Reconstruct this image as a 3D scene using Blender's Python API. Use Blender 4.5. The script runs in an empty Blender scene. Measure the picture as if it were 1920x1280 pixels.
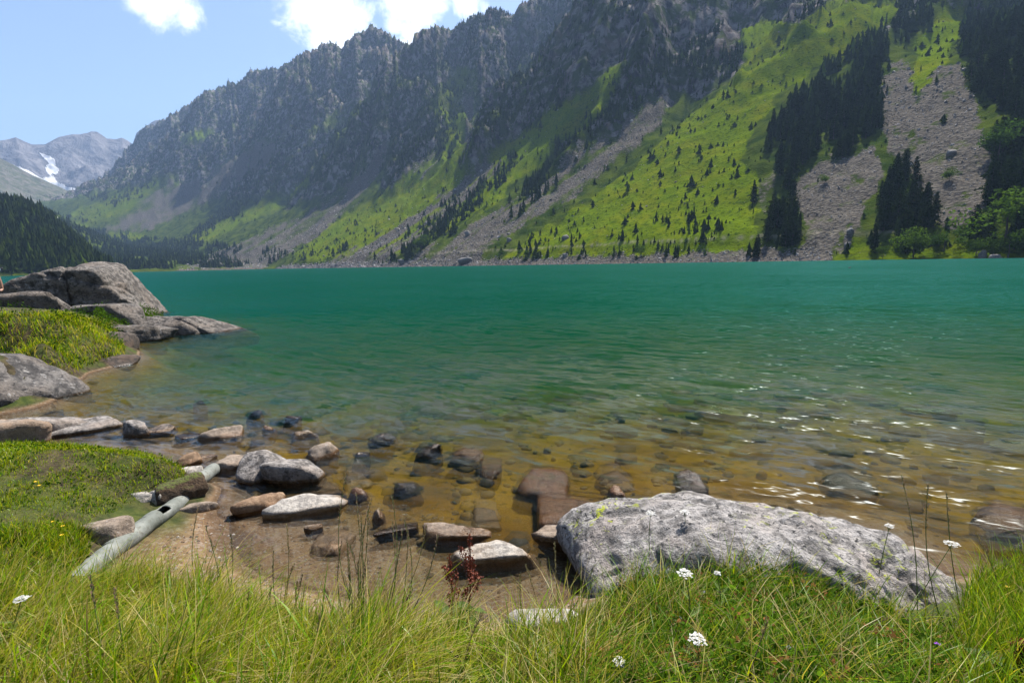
import bpy, bmesh, math, random
import numpy as np
from mathutils import Matrix, Vector

# ------------------------------------------------------------------ camera, sky, sun, exposure
SC = bpy.context.scene
COL = SC.collection
rng = np.random.default_rng(7)
random.seed(7)

EYE = np.array([0.0, 0.0, 2.3])
PITCH, ROLL, FPX = math.atan(148 / 960), 0.0215, 960.0
SUN_AZ, SUN_EL = math.radians(33), math.radians(58)      # azimuth to the right of the view axis
EXPOSURE = 1.45

_f = np.array([0, math.cos(PITCH), -math.sin(PITCH)])
_u0 = np.array([0, math.sin(PITCH), math.cos(PITCH)])
_r0 = np.array([1.0, 0, 0])
_r = math.cos(ROLL) * _r0 - math.sin(ROLL) * _u0
_u = math.cos(ROLL) * _u0 + math.sin(ROLL) * _r0

cam = bpy.data.objects.new('camera', bpy.data.cameras.new('camera'))
COL.objects.link(cam)
cam.data.sensor_width = 36.0
cam.data.lens = 18.0
cam.data.clip_start = 0.05
cam.data.clip_end = 40000
cam.matrix_world = Matrix(((_r[0], _u[0], -_f[0], EYE[0]), (_r[1], _u[1], -_f[1], EYE[1]), (_r[2], _u[2], -_f[2], EYE[2]), (0, 0, 0, 1)))
SC.camera = cam

world = bpy.data.worlds.new('World')
SC.world = world
world.use_nodes = True
world.cycles.sampling_method = 'MANUAL'
world.cycles.sample_map_resolution = 256

sun = bpy.data.objects.new('sun', bpy.data.lights.new('sun', 'SUN'))
COL.objects.link(sun)
sun.data.energy = 5.0
sun.data.angle = math.radians(0.53)
sun.data.color = (1.0, 0.955, 0.88)
SUN_DIR = Vector((math.sin(SUN_AZ) * math.cos(SUN_EL), math.cos(SUN_AZ) * math.cos(SUN_EL), math.sin(SUN_EL)))
sun.rotation_euler = (-SUN_DIR).to_track_quat('-Z', 'Y').to_euler()

SC.view_settings.view_transform = 'Standard'
SC.view_settings.look = 'None'
SC.view_settings.gamma = 1.0
SC.view_settings.exposure = EXPOSURE
SC.view_settings.use_curve_mapping = False
SC.render.engine = 'CYCLES'
cy = SC.cycles
cy.use_denoising = True
cy.max_bounces = 6
cy.diffuse_bounces = 2
cy.glossy_bounces = 2
cy.transmission_bounces = 3
cy.transparent_max_bounces = 14
cy.volume_bounces = 0
cy.caustics_reflective = False
cy.caustics_refractive = False
cy.sample_clamp_indirect = 4.0
cy.sample_clamp_direct = 0.0
cy.use_adaptive_sampling = True
cy.adaptive_threshold = 0.01

# ------------------------------------------------------------------ node helpers
def N(nt, typ, props=None, **inp):
    n = nt.nodes.new(typ)
    for k, v in (props or {}).items():
        setattr(n, k, v)
    for k, v in inp.items():
        k = k.replace('_', ' ')
        s = n.inputs[int(k[1:])] if k[0] == 'i' and k[1:].isdigit() else n.inputs[k]
        if isinstance(v, bpy.types.NodeSocket):
            nt.links.new(v, s)
        else:
            s.default_value = v
    return n

def math_(nt, op, a, b=0.5, c=0.5, clamp=False):
    return N(nt, 'ShaderNodeMath', {'operation': op, 'use_clamp': clamp}, i0=a, i1=b, i2=c).outputs[0]

def vmath(nt, op, a, b=(0, 0, 0)):
    n = N(nt, 'ShaderNodeVectorMath', {'operation': op}, i0=a, i1=b)
    return n.outputs[1] if op in ('LENGTH', 'DISTANCE', 'DOT_PRODUCT') else n.outputs[0]

def smooth(nt, v, a, b, lo=0.0, hi=1.0):
    n = N(nt, 'ShaderNodeMapRange', {'interpolation_type': 'SMOOTHSTEP'}, i0=v, i1=a, i2=b, i3=lo, i4=hi)
    return n.outputs[0]

def mixc(nt, f, a, b, mode='MIX'):
    n = nt.nodes.new('ShaderNodeMix')
    n.data_type = 'RGBA'
    n.blend_type = mode
    for s, v in ((n.inputs[0], f), (n.inputs[6], a), (n.inputs[7], b)):
        if isinstance(v, bpy.types.NodeSocket):
            nt.links.new(v, s)
        else:
            if s.type == 'RGBA' and len(v) == 3:
                v = (*v, 1)
            s.default_value = v
    return n.outputs[2]

def noise(nt, vec, scale, detail=4.0, rough=0.55, dist=0.0, out=0):
    return N(nt, 'ShaderNodeTexNoise', None, Vector=vec, Scale=scale, Detail=detail, Roughness=rough, Distortion=dist).outputs[out]

def new_mat(name):
    m = bpy.data.materials.new(name)
    m.use_nodes = True
    nt = m.node_tree
    nt.nodes.clear()
    out = nt.nodes.new('ShaderNodeOutputMaterial')
    return m, nt, out

def pos(nt):
    return N(nt, 'ShaderNodeNewGeometry').outputs['Position']

def objco(nt):
    return N(nt, 'ShaderNodeTexCoord').outputs['Object']

def bump(nt, h, dist, strength=1.0, normal=None):
    n = N(nt, 'ShaderNodeBump', None, Strength=strength, Distance=dist, Height=h)
    if normal is not None:
        nt.links.new(normal, n.inputs['Normal'])
    return n.outputs[0]

# ------------------------------------------------------------------ the sky with its few clouds
def unit(px, py):
    d = _f * FPX + _r * (px - 960) - _u * (py - 640)
    return d / np.linalg.norm(d)

nt = world.node_tree
nt.nodes.clear()
wout = nt.nodes.new('ShaderNodeOutputWorld')
sky = N(nt, 'ShaderNodeTexSky', {'sky_type': 'NISHITA', 'sun_disc': False, 'sun_elevation': SUN_EL, 'sun_rotation': SUN_AZ,
                                'altitude': 500.0, 'air_density': 1.0, 'dust_density': 1.7, 'ozone_density': 2.0})
gen = N(nt, 'ShaderNodeTexCoord').outputs['Generated']
dirn = vmath(nt, 'NORMALIZE', gen)
field = None
for px, py, R in ((285, 8, .036), (322, 4, .036), (346, 26, .024), (262, 10, .022), (590, 20, .055), (640, 30, .058), (668, 40, .034), (612, 66, .046), (650, 74, .04),
                  (765, 20, .05), (790, 25, .036), (770, 60, .042), (800, 4, .04), (776, 78, .026), (740, 52, .024), (880, 10, .028)):
    c = unit(px, py)
    d = vmath(nt, 'DISTANCE', dirn, tuple(c))
    f = math_(nt, 'SUBTRACT', 1.0, math_(nt, 'DIVIDE', d, R))
    field = f if field is None else math_(nt, 'MAXIMUM', field, f)
n1 = noise(nt, dirn, 22.0, 10.0, .68, .4)
n2 = noise(nt, dirn, 3.2, 7.0, .6, .1)
# the same small fair-weather clouds elsewhere in the sky
sepz = N(nt, 'ShaderNodeSeparateXYZ', None, Vector=dirn).outputs[2]
sepy = N(nt, 'ShaderNodeSeparateXYZ', None, Vector=dirn).outputs[1]
other = smooth(nt, n2, .62, .72)
other = math_(nt, 'MULTIPLY', other, smooth(nt, sepz, .45, .65))
dens = math_(nt, 'ADD', math_(nt, 'MAXIMUM', field, -.6), math_(nt, 'MULTIPLY', math_(nt, 'SUBTRACT', n1, .5), 2.4))
cl = math_(nt, 'MAXIMUM', smooth(nt, dens, -.05, .75), other)
cl = math_(nt, 'MULTIPLY', cl, .93)
shade = smooth(nt, noise(nt, dirn, 40.0, 4.0), .3, .7, .86, 1.05)
cloudc = N(nt, 'ShaderNodeVectorMath', {'operation': 'SCALE'}, i0=(10.5, 10.8, 11.2), Scale=shade).outputs[0]
skyc = mixc(nt, cl, sky.outputs[0], cloudc)
bg = N(nt, 'ShaderNodeBackground', None, Color=skyc, Strength=0.064)
nt.links.new(bg.outputs[0], wout.inputs[0])

# ------------------------------------------------------------------ geometry helpers
def project(P):
    P = np.asarray(P, float) - EYE
    d = P @ _f
    d = np.where(np.abs(d) < 1e-6, 1e-6, d)
    return 960 + FPX * (P @ _r) / d, 640 - FPX * (P @ _u) / d, d

def W(px, py, z=0.0):
    """the place on the level z that is seen at a point of the photograph"""
    d = unit(px, py)
    t = (z - EYE[2]) / d[2]
    return EYE + d * t

def _h(ix, iy, seed):
    h = (ix.astype(np.int64) * 374761393 + iy.astype(np.int64) * 668265263 + seed * 1442695041) & 0xFFFFFFFF
    h = ((h ^ (h >> 13)) * 1274126177) & 0xFFFFFFFF
    return (h ^ (h >> 16)) & 0xFFFFFFFF

def perlin(x, y, seed=0):
    x = np.asarray(x, float); y = np.asarray(y, float)
    x0 = np.floor(x); y0 = np.floor(y)
    fx, fy = x - x0, y - y0
    ux = fx * fx * fx * (fx * (fx * 6 - 15) + 10); uy = fy * fy * fy * (fy * (fy * 6 - 15) + 10)
    def g(ix, iy, dx, dy):
        a = _h(ix, iy, seed) * (2 * math.pi / 4294967296.0)
        return np.cos(a) * dx + np.sin(a) * dy
    n00 = g(x0, y0, fx, fy); n10 = g(x0 + 1, y0, fx - 1, fy)
    n01 = g(x0, y0 + 1, fx, fy - 1); n11 = g(x0 + 1, y0 + 1, fx - 1, fy - 1)
    return 1.5 * ((n00 * (1 - ux) + n10 * ux) * (1 - uy) + (n01 * (1 - ux) + n11 * ux) * uy)

def fbm(x, y, o=4, seed=0, g=0.5):
    s, a, t = 0, 1.0, 0
    for i in range(o):
        s = s + a * perlin(x * 2 ** i, y * 2 ** i, seed + i * 17); t += a; a *= g
    return s / t

def ridged(x, y, o=4, seed=0, g=0.5):
    s, a, t = 0, 1.0, 0
    for i in range(o):
        s = s + a * (1 - np.abs(perlin(x * 2 ** i, y * 2 ** i, seed + i * 31))); t += a; a *= g
    return s / t

def sstep(x, a, b):
    t = np.clip((x - a) / (b - a), 0, 1)
    return t * t * (3 - 2 * t)

def inside(px, py, poly):
    c = np.zeros(np.shape(px), bool)
    n = len(poly)
    for i in range(n):
        x1, y1 = poly[i]; x2, y2 = poly[(i + 1) % n]
        if y1 == y2:
            continue
        c ^= ((y1 > py) != (y2 > py)) & (px < (x2 - x1) * (py - y1) / (y2 - y1) + x1)
    return c

def mesh_np(name, V, F, smooth_=True, attrs=None):
    """a mesh from arrays; F is a list of (k, index array of shape n x k)"""
    me = bpy.data.meshes.new(name)
    V = np.ascontiguousarray(V, np.float32)
    me.vertices.add(len(V)); me.vertices.foreach_set('co', V.ravel())
    tot = sum(f.size for f in F); nf = sum(len(f) for f in F)
    me.loops.add(tot); me.polygons.add(nf)
    me.loops.foreach_set('vertex_index', np.concatenate([f.ravel() for f in F]).astype(np.int32))
    ls = []; o = 0
    for f in F:
        ls.append(o + np.arange(len(f)) * f.shape[1]); o += f.size
    me.polygons.foreach_set('loop_start', np.concatenate(ls).astype(np.int32))
    me.polygons.foreach_set('use_smooth', np.full(nf, smooth_))
    me.update(calc_edges=True)
    for k, a in (attrs or {}).items():
        if a.ndim == 1:
            me.attributes.new(k, 'FLOAT', 'POINT').data.foreach_set('value', a.astype(np.float32))
        else:
            b = np.ones((len(a), 4), np.float32); b[:, :3] = a[:, :3]
            me.attributes.new(k, 'FLOAT_COLOR', 'POINT').data.foreach_set('color', b.ravel())
    return me

def obj(name, me, mat=None, parent=None, loc=None, rot=None, scale=None):
    o = bpy.data.objects.new(name, me)
    COL.objects.link(o)
    if me is not None and mat is not None:
        me.materials.clear(); me.materials.append(mat)
    o.parent = parent
    if loc is not None: o.location = loc
    if rot is not None: o.rotation_euler = rot
    if scale is not None: o.scale = scale
    return o

def tag(o, label=None, cat=None, group=None, kind=None):
    if label: o['label'] = label
    if cat: o['category'] = cat
    if group: o['group'] = group
    if kind: o['kind'] = kind
    return o

def grid_faces(nr, nc):
    i = np.arange(nr - 1)[:, None] * nc + np.arange(nc - 1)[None]
    return np.stack([i, i + 1, i + nc + 1, i + nc], -1).reshape(-1, 4)

# ------------------------------------------------------------------ materials of the land
def attr(nt, name, out=2):
    return N(nt, 'ShaderNodeAttribute', {'attribute_name': name}).outputs[out]

def mountain_material():
    m, nt, out = new_mat('mountain_ground')
    p = pos(nt)
    g = attr(nt, 'grass'); s = attr(nt, 'scree'); r = attr(nt, 'rock'); pa = attr(nt, 'path')
    nb = noise(nt, p, .012, 5.0); nm = noise(nt, p, .06, 6.0, .6); nf = noise(nt, p, .35, 6.0, .65); nx = noise(nt, p, 1.3, 4.0, .7)
    heath = mixc(nt, smooth(nt, nm, .35, .65), (.028, .052, .006), (.085, .115, .012))
    heath = mixc(nt, smooth(nt, nf, .58, .72), heath, (.10, .085, .06))
    meadow = mixc(nt, smooth(nt, nm, .3, .7), (.105, .165, .002), (.18, .205, .004))
    meadow = mixc(nt, smooth(nt, nb, .45, .62), meadow, (.13, .19, .003))
    meadow = mixc(nt, smooth(nt, nf, .50, .64, 0, .75), meadow, (.03, .065, .004))
    meadow = mixc(nt, smooth(nt, nx, .64, .74, 0, .4), meadow, (.2, .18, .09))
    vor = N(nt, 'ShaderNodeTexVoronoi', {'feature': 'F1'}, Vector=p, Scale=.55)
    stone = mixc(nt, smooth(nt, nf, .3, .7), (.10, .088, .072), (.205, .182, .152))
    stone = mixc(nt, smooth(nt, vor.outputs['Distance'], .35, .8, 0, .6), stone, (.055, .05, .048))
    stone = mixc(nt, smooth(nt, nm, .58, .72, 0, .75), stone, (.075, .11, .02))
    rp = vmath(nt, 'MULTIPLY', p, (1, 1, .45))
    nr = noise(nt, rp, .09, 7.0, .66, .4)
    cliff = mixc(nt, smooth(nt, nr, .36, .60), (.032, .030, .033), (.30, .27, .255))
    cliff = mixc(nt, smooth(nt, nm, .45, .57, 0, .88), cliff, (.05, .08, .013))
    cliff = mixc(nt, smooth(nt, noise(nt, rp, .02, 3.0), .55, .7, 0, .5), cliff, (.21, .15, .12))
    def edge(a, w=.5):
        return smooth(nt, math_(nt, 'ADD', a, math_(nt, 'MULTIPLY', math_(nt, 'SUBTRACT', nf, .5), 1.7)), .5 - w * .4, .5 + w * .4)
    c = mixc(nt, edge(r), heath, cliff)
    c = mixc(nt, edge(g), c, meadow)
    c = mixc(nt, edge(s), c, stone)
    c = mixc(nt, pa, c, (.36, .32, .24))
    h = math_(nt, 'ADD', math_(nt, 'MULTIPLY', nf, 1.6), math_(nt, 'MULTIPLY', nx, .45))
    h = math_(nt, 'ADD', h, math_(nt, 'MULTIPLY', math_(nt, 'MULTIPLY', nr, r), 14.0))
    h = math_(nt, 'ADD', h, math_(nt, 'MULTIPLY', math_(nt, 'MULTIPLY', vor.outputs['Distance'], s), -.9))
    b = N(nt, 'ShaderNodeBsdfPrincipled', None, Base_Color=c, Roughness=.95, Normal=bump(nt, h, 1.0, .8))
    b.inputs['Specular IOR Level'].default_value = 0.0
    nt.links.new(b.outputs[0], out.inputs[0])
    return m

def far_rock_material():
    m, nt, out = new_mat('far_rock')
    p = pos(nt)
    rp = vmath(nt, 'MULTIPLY', p, (1, 1, .5))
    sn = attr(nt, 'snow'); gr = attr(nt, 'grass')
    nm = noise(nt, rp, .006, 8.0, .65, .5); nf = noise(nt, p, .04, 6.0, .65)
    c = mixc(nt, smooth(nt, nm, .3, .7), (.13, .125, .13), (.30, .28, .28))
    green = mixc(nt, smooth(nt, nf, .4, .65), (.10, .12, .055), (.21, .195, .16))
    c = mixc(nt, gr, c, green)
    e = math_(nt, 'ADD', sn, math_(nt, 'MULTIPLY', math_(nt, 'SUBTRACT', nf, .5), .7))
    c = mixc(nt, smooth(nt, e, .45, .6), c, mixc(nt, smooth(nt, nf, .42, .7), (.82, .83, .85), (.6, .58, .56)))
    h = math_(nt, 'ADD', math_(nt, 'MULTIPLY', nm, 130.0), math_(nt, 'MULTIPLY', nf, 14.0))
    h = math_(nt, 'MULTIPLY', h, math_(nt, 'SUBTRACT', 1.0, math_(nt, 'MULTIPLY', sn, .9)))
    b = N(nt, 'ShaderNodeBsdfPrincipled', None, Base_Color=c, Roughness=.95, Normal=bump(nt, h, 1.0, .7))
    b.inputs['Specular IOR Level'].default_value = 0.0
    nt.links.new(b.outputs[0], out.inputs[0])
    return m

M_MOUNT = mountain_material()
M_FAR = far_rock_material()

# ------------------------------------------------------------------ the valley side beyond the lake
FOOT = np.array([(704, -424), (192, 192), (142, 253), (0, 424), (-134, 585), (-300, 790), (-560, 1100), (-1000, 1500), (-1800, 2050), (-3000, 2700)], float)
S0 = -801 - 79.0

def foot_coords(x, y):
    best = np.full(np.shape(x), 1e18); s_ = np.zeros(np.shape(x)); n_ = np.zeros(np.shape(x))
    acc = S0
    for i in range(len(FOOT) - 1):
        a, b = FOOT[i], FOOT[i + 1]
        L = np.linalg.norm(b - a); d = (b - a) / L
        nx, ny = d[1], -d[0]
        rx, ry = x - a[0], y - a[1]
        t = np.clip(rx * d[0] + ry * d[1], 0, L)
        qx, qy = rx - t * d[0], ry - t * d[1]
        dist = np.hypot(qx, qy)
        sg = np.where(rx * nx + ry * ny >= 0, 1.0, -1.0)
        k = dist < best
        best = np.where(k, dist, best); s_ = np.where(k, acc + t, s_); n_ = np.where(k, sg * dist, n_)
        acc += L
    return s_, n_

LAKE_END = 900.0
def valley_height(x, y, lump=1.0):
    s, n = foot_coords(x, y)
    n = n + 9 * fbm(x / 60, y / 60, 3, 5) * sstep(np.abs(n), -1, 25) + 3 * fbm(x / 14, y / 14, 2, 6)
    warp = 70 * fbm(x / 320, y / 320, 3, 11) + 30 * fbm(x / 85, y / 85, 3, 12)
    sw = s + warp
    butt = fbm(sw / 150, n / 700, 3, 21)
    n_c = 235 + 150 * butt + 260 * sstep(-s, -150, 40)
    N_r = 700 + 90 * fbm(s / 300, s * 0, 3, 31)
    m = np.maximum(n, 0)
    z = 0.52 * m + 0.00042 * np.minimum(m, 400) ** 2
    z = z * sstep(m, -6, 26) + 1.3 * sstep(m, 0, 7)
    ex = np.logaddexp(0, (m - n_c) / 18) * 18
    z = z + .62 * ex
    steep = sstep(m - n_c, -20, 60)
    fade = sstep(m, 60, 330)
    z = z + lump * fade * (60 * (ridged(sw / 170, n / 620, 3, 41) - .72)) + (.3 + .7 * lump) * sstep(s, 0, 600) * sstep(m, 150, 560) * 400 * (ridged(sw / 520, n / 2200, 2, 43) - .74) + lump * steep * (30 * (ridged(sw / 95, n / 220, 3, 51) - .7) + 62 * fbm(x / 85, y / 85, 4, 62) + 14 * fbm(x / 24, y / 24, 3, 61))
    z = z + (.4 + .6 * lump) * 5 * fbm(sw / 55, n / 240, 3, 71) * sstep(m, 10, 60) + 1.2 * fbm(x / 11, y / 11, 3, 72) * sstep(m, 4, 30)
    fl = np.maximum(s - LAKE_END, 0)
    floor = 1.2 * sstep(fl, 0, 12) + .075 * fl + 60 * sstep(s, 2050, 2350) + 4 * fbm(x / 70, y / 70, 3, 81) * sstep(fl, 20, 200)
    z = z + floor
    zr = .62 * N_r + 260
    back = zr + floor - .9 * (n - N_r) + 60
    z = np.where(n > N_r - 250, np.minimum(z, back), z)
    under = np.minimum(-0.25 * np.maximum(-n, 0), 0)
    under = np.maximum(under, -6)
    z = np.where((n < 0) & (s < LAKE_END + 3), np.minimum(under - .4, z), z)
    return z, s, n, steep

SKYLINE = [(-200, 440), (0, 415), (60, 400), (105, 386), (130, 365), (160, 345), (190, 335), (222, 300), (250, 268), (268, 242), (300, 228), (350, 200), (380, 178),
           (420, 160), (455, 150), (470, 133), (503, 131), (540, 118), (575, 96), (618, 78), (640, 92), (652, 76), (697, 47), (730, 66), (768, 86), (780, 62), (815, 50),
           (850, 56), (862, 48), (880, 36), (905, 30), (925, 15), (960, 30), (975, 8), (995, -4), (1080, -25), (1200, -45), (1400, -60), (1650, -80), (1920, -120), (2400, -250)]
def az_tan(px, py):
    d = unit(px, py)
    return math.atan2(d[0], d[1]), d[2] / math.hypot(d[0], d[1])
_sk = np.array([az_tan(*q) for q in SKYLINE])

az = np.concatenate([np.linspace(-50, 50, 860), np.linspace(50.3, 78, 60)]) * math.pi / 180
rr = np.geomspace(170, 5200, 410)
A, R = np.meshgrid(az, rr)
TX, TY = R * np.sin(A), R * np.cos(A)
GRASS = [
    ([(930, 484), (1000, 440), (1100, 380), (1180, 320), (1260, 250), (1330, 190), (1400, 120), (1385, 60), (1440, 40), (1500, 45), (1560, 0), (1700, 0), (1660, 50), (1560, 110), (1480, 160), (1420, 230), (1390, 300), (1430, 330), (1415, 420), (1370, 484)], 1),
    ([(560, 492), (640, 440), (720, 400), (830, 330), (900, 290), (960, 260), (1050, 195), (1160, 120), (1178, 135), (1140, 200), (1060, 275), (980, 335), (900, 400), (820, 440), (740, 484)], .95),
    ([(600, 430), (700, 370), (800, 300), (872, 235), (885, 255), (862, 305), (760, 380), (640, 460), (540, 492)], .9),
    ([(330, 450), (420, 415), (480, 388), (570, 330), (600, 325), (560, 365), (470, 415), (380, 458)], .75),
    ([(180, 455), (200, 438), (262, 434), (300, 452)], .9),
    ([(1690, 170), (1720, 90), (1765, 10), (1815, 10), (1800, 70), (1750, 170)], .9),
    ([(1555, 492), (1600, 440), (1700, 455), (1930, 430), (1930, 492)], .55),
    ([(1160, 486), (1180, 440), (1400, 430), (1500, 470), (1500, 486)], .6),
    ([(800, 190), (860, 120), (905, 130), (890, 250), (850, 280)], .55),
    ([(560, 250), (700, 160), (740, 170), (640, 260)], .5), ([(330, 260), (430, 215), (440, 235), (350, 275)], .7),
    ([(110, 405), (200, 370), (330, 320), (345, 335), (240, 400), (150, 440)], .6),
]
SCREE = [
    ([(1480, 350), (1560, 288), (1645, 272), (1655, 330), (1610, 420), (1580, 478), (1505, 478), (1520, 420)], 1),
    ([(1650, 170), (1690, 100), (1722, 180), (1760, 125), (1795, 125), (1835, 200), (1855, 300), (1850, 390), (1790, 440), (1735, 400), (1690, 300), (1650, 240)], .95),
    ([(740, 502), (836, 447), (940, 392), (1020, 347), (1110, 285), (1210, 195), (1262, 180), (1235, 235), (1150, 305), (1060, 385), (960, 435), (910, 470), (890, 500)], 1),
    ([(600, 503), (700, 447), (780, 402), (850, 350), (920, 300), (938, 318), (870, 375), (800, 430), (745, 475), (715, 503)], 1),
    ([(330, 508), (440, 455), (560, 405), (640, 355), (700, 290), (728, 245), (725, 310), (650, 395), (590, 445), (530, 480), (490, 506)], 1),
    ([(170, 440), (260, 393), (380, 328), (500, 262), (522, 270), (500, 310), (440, 350), (360, 393), (270, 432)], 1.1),
    ([(868, 180), (882, 140), (888, 200), (884, 260), (872, 300)], .9), ([(520, 250), (545, 200), (552, 215), (530, 275)], .9),
    ([(1050, 300), (1090, 265), (1110, 270), (1070, 320)], .8), ([(950, 260), (975, 235), (980, 250), (960, 275)], .8),
    ([(250, 380), (330, 335), (330, 350), (262, 395)], .8),
    ([(1420, 300), (1440, 290), (1460, 330), (1430, 400), (1405, 380)], .5),
    ([(760, 320), (820, 280), (830, 300), (790, 340)], .7),
]
FOREST = [
    ([(1405, 484), (1480, 365), (1425, 310), (1480, 200), (1560, 120), (1650, 55), (1672, 130), (1662, 250), (1632, 268), (1500, 345), (1485, 385), (1520, 484)], 1),
    ([(1665, 70), (1690, 0), (1770, -20), (1930, -40), (1930, 470), (1770, 450), (1838, 335), (1858, 230), (1800, 125), (1800, 30), (1762, 15), (1735, 75), (1700, 95)], 1),
    ([(1615, 478), (1690, 300), (1745, 330), (1775, 445), (1720, 478)], 1),
    ([(1150, 484), (1178, 425), (1290, 410), (1400, 440), (1415, 484)], .8),
    ([(1190, 440), (1240, 370), (1290, 320), (1420, 300), (1410, 440)], .28), ([(1555, 488), (1600, 455), (1930, 440), (1930, 488)], .25),
    ([(930, 412), (980, 350), (1040, 290), (1100, 230), (1140, 208), (1145, 262), (1100, 292), (1050, 342), (975, 410)], .9),
    ([(690, 498), (760, 445), (830, 390), (900, 345), (960, 285), (988, 300), (905, 385), (840, 440), (770, 492)], .7),
    ([(1140, 210), (1150, 150), (1230, 110), (1260, 160), (1210, 195), (1160, 225)], .9),
    ([(230, 490), (340, 452), (430, 380), (520, 300), (600, 270), (700, 180), (760, 120), (840, 100), (865, 200), (850, 300), (760, 300), (700, 335), (640, 342), (560, 352), (450, 402), (330, 475)], .8),
    ([(100, 440), (180, 445), (340, 455), (340, 506), (100, 506)], .9),
    ([(880, 240), (900, 120), (1000, 100), (1080, 160), (1060, 220), (960, 270), (880, 310)], .85),
    ([(560, 300), (700, 190), (840, 180), (840, 240), (700, 300), (600, 340)], .6),
    ([(150, 370), (240, 310), (420, 240), (520, 220), (500, 262), (380, 320), (220, 390)], .45),
]
def fit_slope(lump):
    z, s, n, st = valley_height(TX, TY, lump)
    w = sstep(n, 120, 620)
    for it in range(4):
        tanv = (z - EYE[2]) / R
        k = np.argmax(np.where(n > 0, tanv, -1), axis=0)
        ii = np.arange(len(az))
        want = tgt * rr[k] + EYE[2]
        ratio = np.clip(want / np.maximum(z[k, ii], 5), .25, 3.0)
        z = z * (1 + (ratio[None] - 1) * w)
    return z, s, n, st
tgt = np.interp(az, _sk[:, 0], _sk[:, 1])
tgt = tgt + np.where(az < .1, .013, 0) * (ridged(az * 34, az * 0, 4, 77) - .75) + .006 * perlin(az * 260, az * 0, 78)
TZ, TS, TN, TSTEEP = fit_slope(1.0)
def blur(a):
    b = np.pad(a, 1, mode='edge')
    return (b[:-2, 1:-1] + b[2:, 1:-1] + b[1:-1, :-2] + b[1:-1, 2:] + 2 * b[1:-1, 1:-1]) / 6
# meadows and scree are smooth aprons, the rest is broken ground
_px, _py, _ = project(np.stack([TX, TY, TZ], -1).reshape(-1, 3))
_px, _py = _px.reshape(TX.shape), _py.reshape(TX.shape)
_sm = np.zeros(TX.shape)
for poly, v in GRASS[:4] + SCREE[:6]:
    _sm = np.where(inside(_px, _py, poly), 1.0, _sm)
for _i in range(9):
    _sm = blur(_sm)
TZ, TS, TN, TSTEEP = fit_slope(1 - .85 * _sm)
def tile_h(x, y):
    """height of the valley side at plan points, from the built sheet"""
    a = np.arctan2(x, y); r = np.hypot(x, y)
    ci = np.interp(a, az, np.arange(len(az))); ri = np.interp(np.log(r), np.log(rr), np.arange(len(rr)))
    c0 = np.clip(ci.astype(int), 0, len(az) - 2); r0 = np.clip(ri.astype(int), 0, len(rr) - 2)
    fc, fr = ci - c0, ri - r0
    return (TZ[r0, c0] * (1 - fc) + TZ[r0, c0 + 1] * fc) * (1 - fr) + (TZ[r0 + 1, c0] * (1 - fc) + TZ[r0 + 1, c0 + 1] * fc) * fr

TP = np.stack([TX, TY, TZ], -1)
PX, PY, _ = project(TP.reshape(-1, 3))
PX = PX.reshape(TX.shape); PY = PY.reshape(TX.shape)
_nr = sstep(-np.hypot(TX, TY), -900, -300)
jx = _nr * 16 * fbm(TX / 8, TY / 8, 3, 97) + 16 * fbm(TX / 26, TY / 26, 4, 91) + 9 * perlin(TS / 20, TN / 90, 95); jy = _nr * 13 * fbm(TX / 8 + 9, TY / 8, 3, 98) + 14 * fbm(TX / 26 + 40, TY / 26, 4, 93)
JX, JY = PX + jx, PY + jy

def cover(polys):
    a = np.zeros(TX.shape)
    for poly, v in polys:
        a = np.where(inside(JX, JY, poly), np.maximum(a, v), a)
    return a
tg, tf = cover(GRASS), cover(FOREST)
_strk = sstep(fbm((TS + 20 * fbm(TX / 60, TY / 60, 2, 15)) / 20, TN / 230, 3, 16), -.22, .12)
ts_ = np.maximum(cover(SCREE[:2]) * (.35 + .65 * sstep(fbm(TX / 14, TY / 14, 3, 17), -.35, -.1)), cover(SCREE[2:]) * (.25 + .75 * _strk))
cliffzone = TSTEEP * (1 - np.clip(tg + ts_, 0, 1))
slope_r = np.gradient(TZ, axis=0) / np.gradient(R, axis=0)
rock = np.clip((1 - .75 * tf) * cliffzone * 1.0 + sstep(np.abs(slope_r), 1.05, 1.7) * (TN > 40) * .8, 0, 1)
shore = ((TN < 13 + 5 * perlin(TX / 9, TY / 9, 3)) & (TN > -4) & (TS < LAKE_END)).astype(float) * (PX < 1560)
ts2 = np.clip(np.maximum(ts_, shore * .9), 0, 1.1)
path = np.exp(-((TN - 24 - 3 * perlin(TS / 70, TS * 0, 4)) / .9) ** 2) * ((TS > -40) & (TS < 420)) * .55
tg2 = np.where(ts_ > .5, tg * .3, tg) * (1 - shore)
fdens = tf * (1 - .93 * np.clip(ts_, 0, 1))
fdens = fdens * (.16 + .84 * sstep(fbm(TX / 17, TY / 17, 3, 119), -.18, .22))
fdens = np.maximum(fdens, cliffzone * (.05 + .95 * sstep(fbm(TS / 45, TN / 200, 4, 121), -.05, .3)))
fdens = np.where((tg > .4) & (tf < .1), .20 * sstep(fbm(TX / 30, TY / 30, 3, 131), 0, .5) + .05 + .12 * sstep(-TN, -110, -30), fdens)
fdens = np.where((ts_ > .4), np.minimum(fdens, .035), fdens)
fdens = np.maximum(fdens, .05 * (tg < .4) * (ts_ < .4)) * (TN > 5) * sstep(4200 - R, 0, 800)
low_far = (TN < 40) & (TS > LAKE_END + 30)
fdens = np.where(low_far & (tg < .5) & (ts_ < .4), np.maximum(fdens, .7 * sstep(fbm(TX / 90, TY / 90, 3, 141), -.25, .15)), fdens)
V = TP.reshape(-1, 3)
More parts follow.
